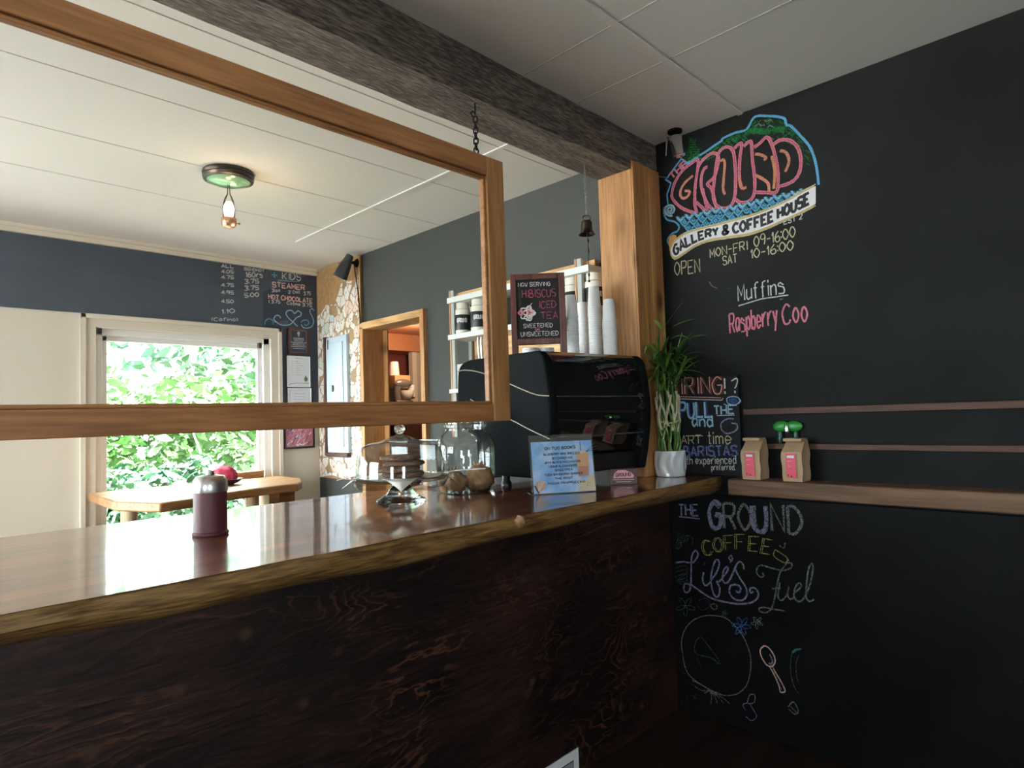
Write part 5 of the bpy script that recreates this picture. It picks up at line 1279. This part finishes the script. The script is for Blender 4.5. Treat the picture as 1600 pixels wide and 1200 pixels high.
# ------------------------------------------------------------------ shelving on the slate green wall
SX = 2.545
sh = thing('shelving_unit', 'white and timber shelving unit on the green wall above the espresso machine', 'shelf', (2.64,2.5,2.0))
yL, yR = on(698,466,0,SX).y, 1.93
z1t, z1b = on(698,466,0,SX).z, on(699,474.5,0,SX).z; z2t, z2b = on(701,523.5,0,SX).z, on(701,531.5,0,SX).z
XB = XW-.001
for (zt_, zb_) in ((z1t,z1b),(z2t,z2b)):
    b = MB(); b.box((SX,yR,zb_), (XB,yL,zt_)); b.build('shelf_board', M['white_paint'], sh, bevel=.002)
b = MB(); b.box((SX+.05,yR,z1t+.002), (SX+.075,yL-.03,z1t+.032)); b.build('top_rail', M['pineh'], sh, bevel=.002)
for y in (yL-.022, 2.02):
    for x in (SX+.012, XB-.03):
        for (za, zb2) in ((1.30,z2b-.001),(z2t+.001,z1b-.001),(z1t+.001,z1t+.045)):
            b = MB(); b.box((x,y-.030,za), (x+.022,y,zb2)); b.build('upright', M['grey_paint'], sh, bevel=.002)
            if x < 2.6: 
                b = MB(); b.box((x-.002,y+.001,za), (x+.020,y+.014,zb2)); b.build('upright_facing', M['pine'], sh, bevel=.001)
b = MB(); b.box((XB-.012,yR,1.66), (XB,yL-.06,z2b-.001)); b.build('back_board', M['pineh'], sh, smooth=False)
z3 = 1.60
b = MB(); b.box((SX,yR,z3-.025), (XB,yL,z3)); b.build('shelf_board', M['white_paint'], sh, bevel=.002)
can_src = None
def can(px, py, lab, sc=1):
    global can_src
    P = on(px, py, 0, SX+.075); y = P.y
    if can_src is None:
        t = thing('canister_tub', lab, 'tub', (SX+.075,y,z2t), 'labelled tubs on the second shelf'); can_src = t
        c = (SX+.075,y,z2t+.0006)
        MB().lathe([(.045,0),(.051,.004),(.052,.010),(.052,.150),(.048,.158),(.042,.162)], c, 36, cap0=True, cap1=True).build('tub_body', M['cream_plastic'], t)
        lbm = MB(); lbm.lathe([(.0522,.026),(.0526,.027),(.0526,.122),(.0522,.123)], c, 36); lo = lbm.build('label', M['can_label'], t)
        MB().lathe([(.0415,.1625),(.0430,.163),(.0430,.196),(.041,.200),(0,.200)], c, 36).build('lid', M['cream_plastic'], t)
        base = math.atan2(-y, -(SX+.075))
        def cmap(u, v, k): 
            a = base+u/.0532; return Vector((c[0]+(.0529+k*4e-6)*math.cos(a), c[1]+(.0529+k*4e-6)*math.sin(a), c[2]+v))
        k = Marks(cmap); k.text('GROUND', (-.036,.075), (.030,.075), .024, .0050, WPT); k.line([(-.030,.064),(.024,.064)], .0025, WPT); k.line([(.038,.035),(.038,.112)], .0016, GRY); k.line([(.052,.035),(.052,.112)], .0016, GRY)
        for vv in (.095,.08,.065,.05): k.line([(.041,vv),(.049,vv)], .003, GRY)
        k.build('lettering', lo); return t
    return dup(can_src, (SX+.075,y,z2t), lab)
can(723,521,'black labelled white tub at the left end of the second shelf'); can(749,516,'black labelled white tub second from the left end of the shelf'); can(776,511,'black labelled white tub partly behind the cedar frame upright')
can(897,486,'black labelled white tub above the left paper cup stacks'); can(930,480,'black labelled white tub just left of the timber post')
# odds and ends on the lower shelf
b = MB(); P = on(723,555,0,2.60); b.box((2.57,P.y-.05,z3+.0005), (2.69,P.y+.045,z3+.155)); o = b.build('storage_box', M['white_paint'], origin=(2.63,P.y,z3), bevel=.004); tag(o, 'plain white box on the low shelf beside the espresso machine', 'box')
P = on(764,556,0,2.60); MB_ = MB().lathe([(.05,0),(.052,.12),(.046,.14),(.046,.165),(0,.17)], (2.62,P.y,z3+.0006), 28, cap0=True); o = MB_.build('storage_tub', M['cream_plastic'], origin=(2.62,P.y,z3)); tag(o, 'plain cream lidded tub on the low shelf behind the cedar frame', 'tub')
for (px, hh) in ((752,.17),(747,.13)):
    P = on(px, 535, 0, 2.60); b = MB(); b.tube([(2.60,P.y,z2b-.001),(2.60,P.y,z2b-hh*.5),(2.602,P.y-.004,z2b-hh)], [.006,.008,.007], 8); b.sphere((2.602,P.y-.004,z2b-hh-.012), .016, 12, 8, (.5,1,1.1)); o = b.build('hanging_spoon', M['steel'], origin=(2.60,P.y,z2b)); tag(o, 'steel measuring spoon hanging under the second shelf, %s one' % ('longer' if hh > .15 else 'shorter'), 'spoon', 'spoons under the second shelf')

# ------------------------------------------------------------------ window table
tt = thing('window_table', 'honey coloured live edge wooden table in front of the far window', 'table', (1.7,4.5,0))
zt_ = 1.0
fe = [on(x, y, 2, zt_) for x, y in ((250,786),(300,779),(350,770),(400,763),(440,758),(465,755.5),(472,752))]
poly = [(p.x, p.y, zt_) for p in fe]; q = on(470,747,2,zt_); poly += [(q.x,q.y,zt_),(2.30,4.97,zt_),(1.0,4.97,zt_),(.98,4.2,zt_)]
MB().prism(poly, (0,0,-.055)).build('tabletop', M['tablewood'], tt, bevel=.010, seg=3)
P = on(397,780,1,4.42); 
b = MB(); b.tube([(P.x,4.45,.0),(P.x+.004,4.45,.4),(P.x-.003,4.45,.944)], [.05,.045,.047], 20); b.build('leg', M['log'], tt)
b = MB(); b.tube([(1.15,4.6,.0),(1.15,4.6,.944)], [.05,.046], 20); b.build('leg', M['log'], tt)
b = MB(); b.tube([(2.15,4.85,.0),(2.15,4.85,.944)], [.05,.046], 20); b.build('leg', M['log'], tt)
b = MB(); b.box((P.x+.10,4.40,.62), (2.17,4.43,.944)); b.build('apron', M['tablewood'], tt, bevel=.004)
b = MB(); b.box((P.x+.08,4.36,.55), (P.x+.16,4.44,.944)); b.build('bracket', M['tablewood'], tt, bevel=.004)
# bowl with a crimson cloth, low box
P = on(345,751,2,zt_); P = Vector((1.66,4.50,zt_))
P = on(350,758,2,zt_); bw_ = thing('dark_bowl', 'dark low bowl on the window table at the left', 'bowl', (P.x,P.y,zt_))
MB().lathe([(.055,0),(.10,.018),(.125,.042),(.120,.043),(.095,.022),(0,.012)], (P.x,P.y,zt_+.0006), 32, cap0=True).build('bowl', M['plum'], bw_)
o = MB().sphere((P.x,P.y,zt_+.070), .085, 30, 18, (1,1,.72), fn=lambda d: 1+.10*math.sin(7*d.x+2*d.z)*math.sin(6*d.y)+.06*math.sin(13*d.x+9*d.y)).build('cloth_bundle', M['red_cloth'], origin=(P.x,P.y,zt_)); tag(o, 'crumpled crimson cloth heaped in the dark bowl', 'cloth')
P = on(386,747,2,zt_); b = MB(); b.box((P.x-.10,P.y-.04,zt_+.0006), (P.x+.12,P.y+.07,zt_+.05)); o = b.build('wooden_box', M['tablewood'], origin=(P.x,P.y,zt_), bevel=.003); tag(o, 'low wooden box on the window table', 'box')

# ------------------------------------------------------------------ ceiling lamp
LX, LY = on(357,270,2,ZC).x, on(357,270,2,ZC).y
cl_ = thing('ceiling_lamp', 'bronze ceiling lamp with glass dish coloured with a green reflection and bare glowing bulb', 'ceiling lamp', (LX,LY,ZC))
MB().lathe([(.125,0),(.128,-.012),(.122,-.022),(.126,-.030),(.122,-.042),(.108,-.046),(.106,-.036),(0,-.034)], (LX,LY,ZC-.0006), 48, cap0=True).build('canopy', M['bronze'], cl_)
MB().lathe([(.106,-.048),(.095,-.056),(.05,-.066),(0,-.068)], (LX,LY,ZC), 40).build('glass_dish', M['reflection_glass'], cl_)
zs = ZC-.068
for k in range(4):
    a = k*1.571+.4; b = MB(); b.tube([(LX+.006*math.cos(a),LY+.006*math.sin(a),zs),(LX+.008*math.cos(a),LY+.008*math.sin(a),zs-.045),(LX+.030*math.cos(a),LY+.030*math.sin(a),zs-.085),(LX+.040*math.cos(a),LY+.040*math.sin(a),zs-.13),(LX+.036*math.cos(a),LY+.036*math.sin(a),zs-.19)], .0022, 6); b.build('cord', M['bronze'], cl_)
MB().lathe([(.036,zs-.176),(.039,zs-.180),(.039,zs-.205),(.030,zs-.222),(.010,zs-.228),(0,zs-.229)], (LX,LY,0), 28).build('socket', M['copper'], cl_)
b = MB(); b.tube([(LX+.039,LY-.0,zs-.195),(LX+.052,LY-.0,zs-.195)], .003, 8); b.sphere((LX+.054,LY,zs-.195), .006, 10, 8); b.build('thumb_screw', M['bronze'], cl_)
MB().lathe([(0,zs-.085),(.014,zs-.09),(.026,zs-.115),(.028,zs-.135),(.020,zs-.165),(.014,zs-.178)], (LX,LY,0), 24).build('bulb', M['bulb'], cl_)
l = bpy.data.lights.new('bulb_light', 'POINT'); l.energy = 2.5; l.color = (1,.75,.45); l.shadow_soft_size = .03; o = bpy.data.objects.new('bulb_light', l); o.location = (LX+.05,LY-.05,zs-.26); COL.objects.link(o)

# ------------------------------------------------------------------ the kitchen seen through the doorway
def kbox(name, lab, cat, x0, y0, x1, y1, Y, dep, m, bev=.006, top=None):
    P, Q = on(x0, y1, 1, Y), on(x1, y0, 1, Y); b = MB(); b.box((P.x,Y,P.z), (Q.x,Y+dep,Q.z)); o = b.build(name, m, origin=((P.x+Q.x)/2,Y+dep/2,P.z), bevel=bev); tag(o, lab, cat); return o, P, Q
zk = on(615,632,1,6.0).z
o, P, QC = kbox('cabinet', 'tall dark navy cabinet standing in the kitchen beyond the doorway', 'cabinet', 585,587,608,700,6.15,.45,M['navy_enamel'])
P, Q = on(609,700,1,6.05), on(646,629,1,6.05); b = MB(); b.box((QC.x+.003,6.05,0), (Q.x+.12,6.6,Q.z)); o = b.build('kitchen_counter', M['rackdark'], bevel=.005, origin=(P.x,6.3,0)); tag(o, 'brown kitchen counter beyond the doorway carrying a grey mixer', 'counter')
ktop = Q.z
P, Q = on(609.5,632,1,6.2), on(637,586,1,6.2)
b = MB(); b.box((P.x,6.38,ktop+.001), (Q.x,6.6,Q.z)); o = b.build('pale_cabinet', M['pale'], origin=(P.x,6.5,ktop), bevel=.004); tag(o, 'pale cream cabinet behind the grey mixer in the kitchen', 'cabinet')
P2, Q2 = on(613.5,604,1,6.2), on(637,587,1,6.2)
b = MB(); b.box((P2.x,6.15,P2.z), (Q2.x,6.376,Q2.z)); bx_ = b.build('carton', M['cardboard'], origin=(P2.x,6.2,P2.z), bevel=.003); tag(bx_, 'yellow carton with a red spot above the grey mixer', 'carton'); bx_['_o'] = (P2.x,6.2,P2.z)
k = Marks(plane_map((0,6.15,0),(1,0,0),(0,0,1),(0,-1,0))); c = on(626.5,594.5,1,6.15); k.fill([(c.x+.018*math.cos(a), c.z+.018*math.sin(a)) for a in [i*.4 for i in range(16)]], M['pink']); k.build('red_spot', bx_)
b = MB(); zq = P2.z; b.box((P2.x,6.15,zq-.02), (Q2.x+.02,6.376,zq-.002)); o = b.build('bracket_shelf', M['pale'], origin=(P2.x,6.2,zq)); tag(o, 'narrow pale shelf under the yellow carton in the kitchen', 'shelf')
P, Q = on(613,587,1,6.2), on(626,566,1,6.2); b = MB(); w = Q.x-P.x; b.lathe([(w*.52,0),(w*.52,.008),(w*.44,(Q.z-P.z)*.8),(w*.40,Q.z-P.z),(0,Q.z-P.z)], ((P.x+Q.x)/2,6.25,Q2.z+.001), 24, cap0=True); o = b.build('plastic_jug', M['cream_plastic'], origin=((P.x+Q.x)/2,6.25,Q2.z)); tag(o, 'cream plastic jug standing on the yellow carton', 'jug')
P, Q = on(596,587,1,6.15), on(613,557,1,6.15); b = MB(); b.box((P.x,6.25,P.z+.001), (Q.x-.01,6.34,Q.z)); o = b.build('pink_carton', M['lightpink'], origin=(P.x,6.3,P.z), bevel=.003); tag(o, 'dusty pink carton standing on the navy kitchen cabinet', 'carton')
# stand mixer
mxr = thing('stand_mixer', 'grey stand mixer on the kitchen counter beyond the doorway', 'mixer', (on(628,628,1,6.1).x,6.1,ktop)); c = on(628,628,1,6.1)
b = MB(); b.box((c.x-.10,6.055,ktop+.001), (c.x+.13,6.145,ktop+.03)); b.build('base', M['mixer'], mxr, bevel=.012)
b = MB(); b.tube([(c.x-.06,6.1,ktop+.031),(c.x-.07,6.1,ktop+.12),(c.x-.06,6.1,ktop+.19)], [.045,.04,.045], 16); b.build('column', M['mixer'], mxr)
b = MB(); b.sphere((c.x+.02,6.1,ktop+.225), .062, 24, 14, (2.0,.75,.9)); b.build('motor_head', M['mixer'], mxr)
MB().lathe([(.05,0),(.075,.03),(.088,.08),(.09,.11),(.086,.11),(.083,.08),(0,.02)], (c.x+.07,6.1,ktop+.035), 28, cap0=True).build('bowl', M['cream_plastic'], mxr)
P = on(647,620,1,6.25); Q = on(647,601,1,6.25); b = MB(); b.lathe([(.042,0),(.042,Q.z-P.z),(.012,Q.z-P.z),(.012,0)], (P.x,6.3,P.z), 24); b.build('paper_roll', M['paper'], origin=(P.x,6.3,P.z)); tag(bpy.data.objects['paper_roll'], 'white paper towel roll on a kitchen wall bracket', 'paper roll')
b = MB(); b.box((P.x-.05,6.29,P.z-.02), (P.x+.05,6.7,P.z-.001)); b.box((P.x-.008,6.29,P.z-.08), (P.x+.008,6.305,P.z-.02)); b.box((P.x+.02,6.69,P.z-.35), (P.x+.05,6.9,P.z-.001)); o = b.build('roll_bracket', M['pale'], origin=(P.x,6.3,P.z)); tag(o, 'pale bracket under the paper towel roll', 'bracket')
# inner door frame and pale panel further back
P, Q = on(648,700,1,6.6), on(661,545,1,6.6)
b = MB(); b.box((P.x,6.60,0), (P.x+.07,6.68,Q.z)); b.box((P.x+.25,6.60,0), (P.x+.32,6.68,Q.z)); b.box((P.x,6.60,Q.z), (P.x+.32,6.68,Q.z+.07)); struct(b.build('door_2', M['trim'], bevel=.004))
b = MB(); b.box((P.x+.07,6.62,.02), (P.x+.25,6.65,Q.z)); struct(b.build('door_3', M['pale'], smooth=False))
l = bpy.data.lights.new('kitchen_fill_light', 'POINT'); l.energy = 45; l.color = (1,.74,.50); l.shadow_soft_size = .12; o = bpy.data.objects.new('kitchen_fill_light', l); o.location = (4.3,5.6,2.3); COL.objects.link(o)  # added light from an unseen source, warms the kitchen
kl = thing('added_kitchen_lamp', 'unseen round ceiling lamp added to light the kitchen', 'ceiling lamp', (4.3,5.6,2.5))  # out of view, added as the source of the kitchen light
MB().lathe([(.13,0),(.13,-.02),(0,-.02)], (4.3,5.6,2.4995), 28, cap0=True).build('base', M['steel'], kl)

# ------------------------------------------------------------------ outdoors
b = MB(); b.box((-14,5.25,-.6), (12,24,-.4)); b.box((-14,-14,-.6), (-3.5,5.25,-.4)); b.box((-3.5,-14,-.6), (12,-3.1,-.4)); struct(b.build('ground', M['bounce_ground'], smooth=False))
def shrub(cx, cy, zc, rx, ry_, rz, n, m, seed, trunk=True, ls=.09, bare=False, lab=''):
    r = random.Random(seed); t = thing('tree', lab, 'tree', (cx,cy,-.4), 'trees beyond the far window')
    b = MB()
    for i in range(n):
        while True:
            d = Vector((r.uniform(-1,1), r.uniform(-1,1), r.uniform(-1,1)))
            if .25 < d.length < 1: break
        d = d*(1+.25*math.sin(5*d.x+seed)*math.sin(4*d.z+seed*2))
        p = Vector((cx+d.x*rx, cy+d.y*ry_, zc+d.z*rz))
        u = Vector((r.uniform(-1,1), r.uniform(-1,1), r.uniform(-.6,.6))).normalized(); v = u.cross(Vector((r.uniform(-1,1), r.uniform(-1,1), r.uniform(-1,1)))).normalized(); s = ls*r.uniform(.6,1.3)
        b.add([p-u*s, p-v*s*.45, p+u*s, p+v*s*.45], [(0,1,2,3)])
    me = bpy.data.meshes.new('foliage'); off = Vector((cx,cy,-.4)); me.from_pydata([tuple(Vector(v)-off) for v in b.v], [], b.f); me.materials.append(m)
    o = bpy.data.objects.new('foliage', me); COL.objects.link(o); o.parent = t
    k = MB(); 
    for q in range(4 if bare else 2):
        a = r.uniform(0, 6.28); x, y = cx+.15*math.cos(a)*q, cy+.15*math.sin(a)*q; pts = [(x,y,-.4)]
        for s in range(1, 7): pts.append((x+.12*s*math.cos(a)+r.uniform(-.06,.06), y+.12*s*math.sin(a), -.4+(zc+.4+rz*.5)*s/6))
        k2 = MB(); k2.tube(pts, [.024-.0025*s for s in range(7)], 8); k2.build('trunk', M['bark'], t)
    return t
shrub(2.55,9.0,3.1,1.5,1.2,1.25,800,M['foliage3'],1,ls=.13,lab='airy blue green tree top right of the window view')
shrub(1.2,10.5,3.6,1.8,1.2,1.6,900,M['foliage'],2,ls=.13,lab='tall leafy tree left of centre in the window view')
shrub(2.9,8.0,1.45,1.0,.7,.62,1300,M['foliage2'],3,ls=.09,lab='bright yellow green bush right of the window view')
shrub(1.6,8.4,1.30,1.2,.8,.8,1600,M['foliage2'],4,ls=.09,lab='bright green bush in the middle of the window view')
shrub(2.1,7.4,.55,.95,.5,.55,1500,M['foliage3'],5,bare=True,ls=.08,lab='low dark bush with bare pale stems nearest the window')
shrub(1.1,7.6,.45,1.2,.5,.6,1500,M['foliage'],6,bare=True,ls=.08,lab='low green thicket left of the bare pale stems')
shrub(4.2,10.0,1.6,1.6,1.0,1.5,1800,M['foliage'],7,ls=.12,lab='broad green tree at the right end of the hedge')
shrub(-1.0,10.0,1.6,2.2,1.0,1.7,2200,M['foliage'],8,ls=.13,lab='wide green tree beyond the second far window')
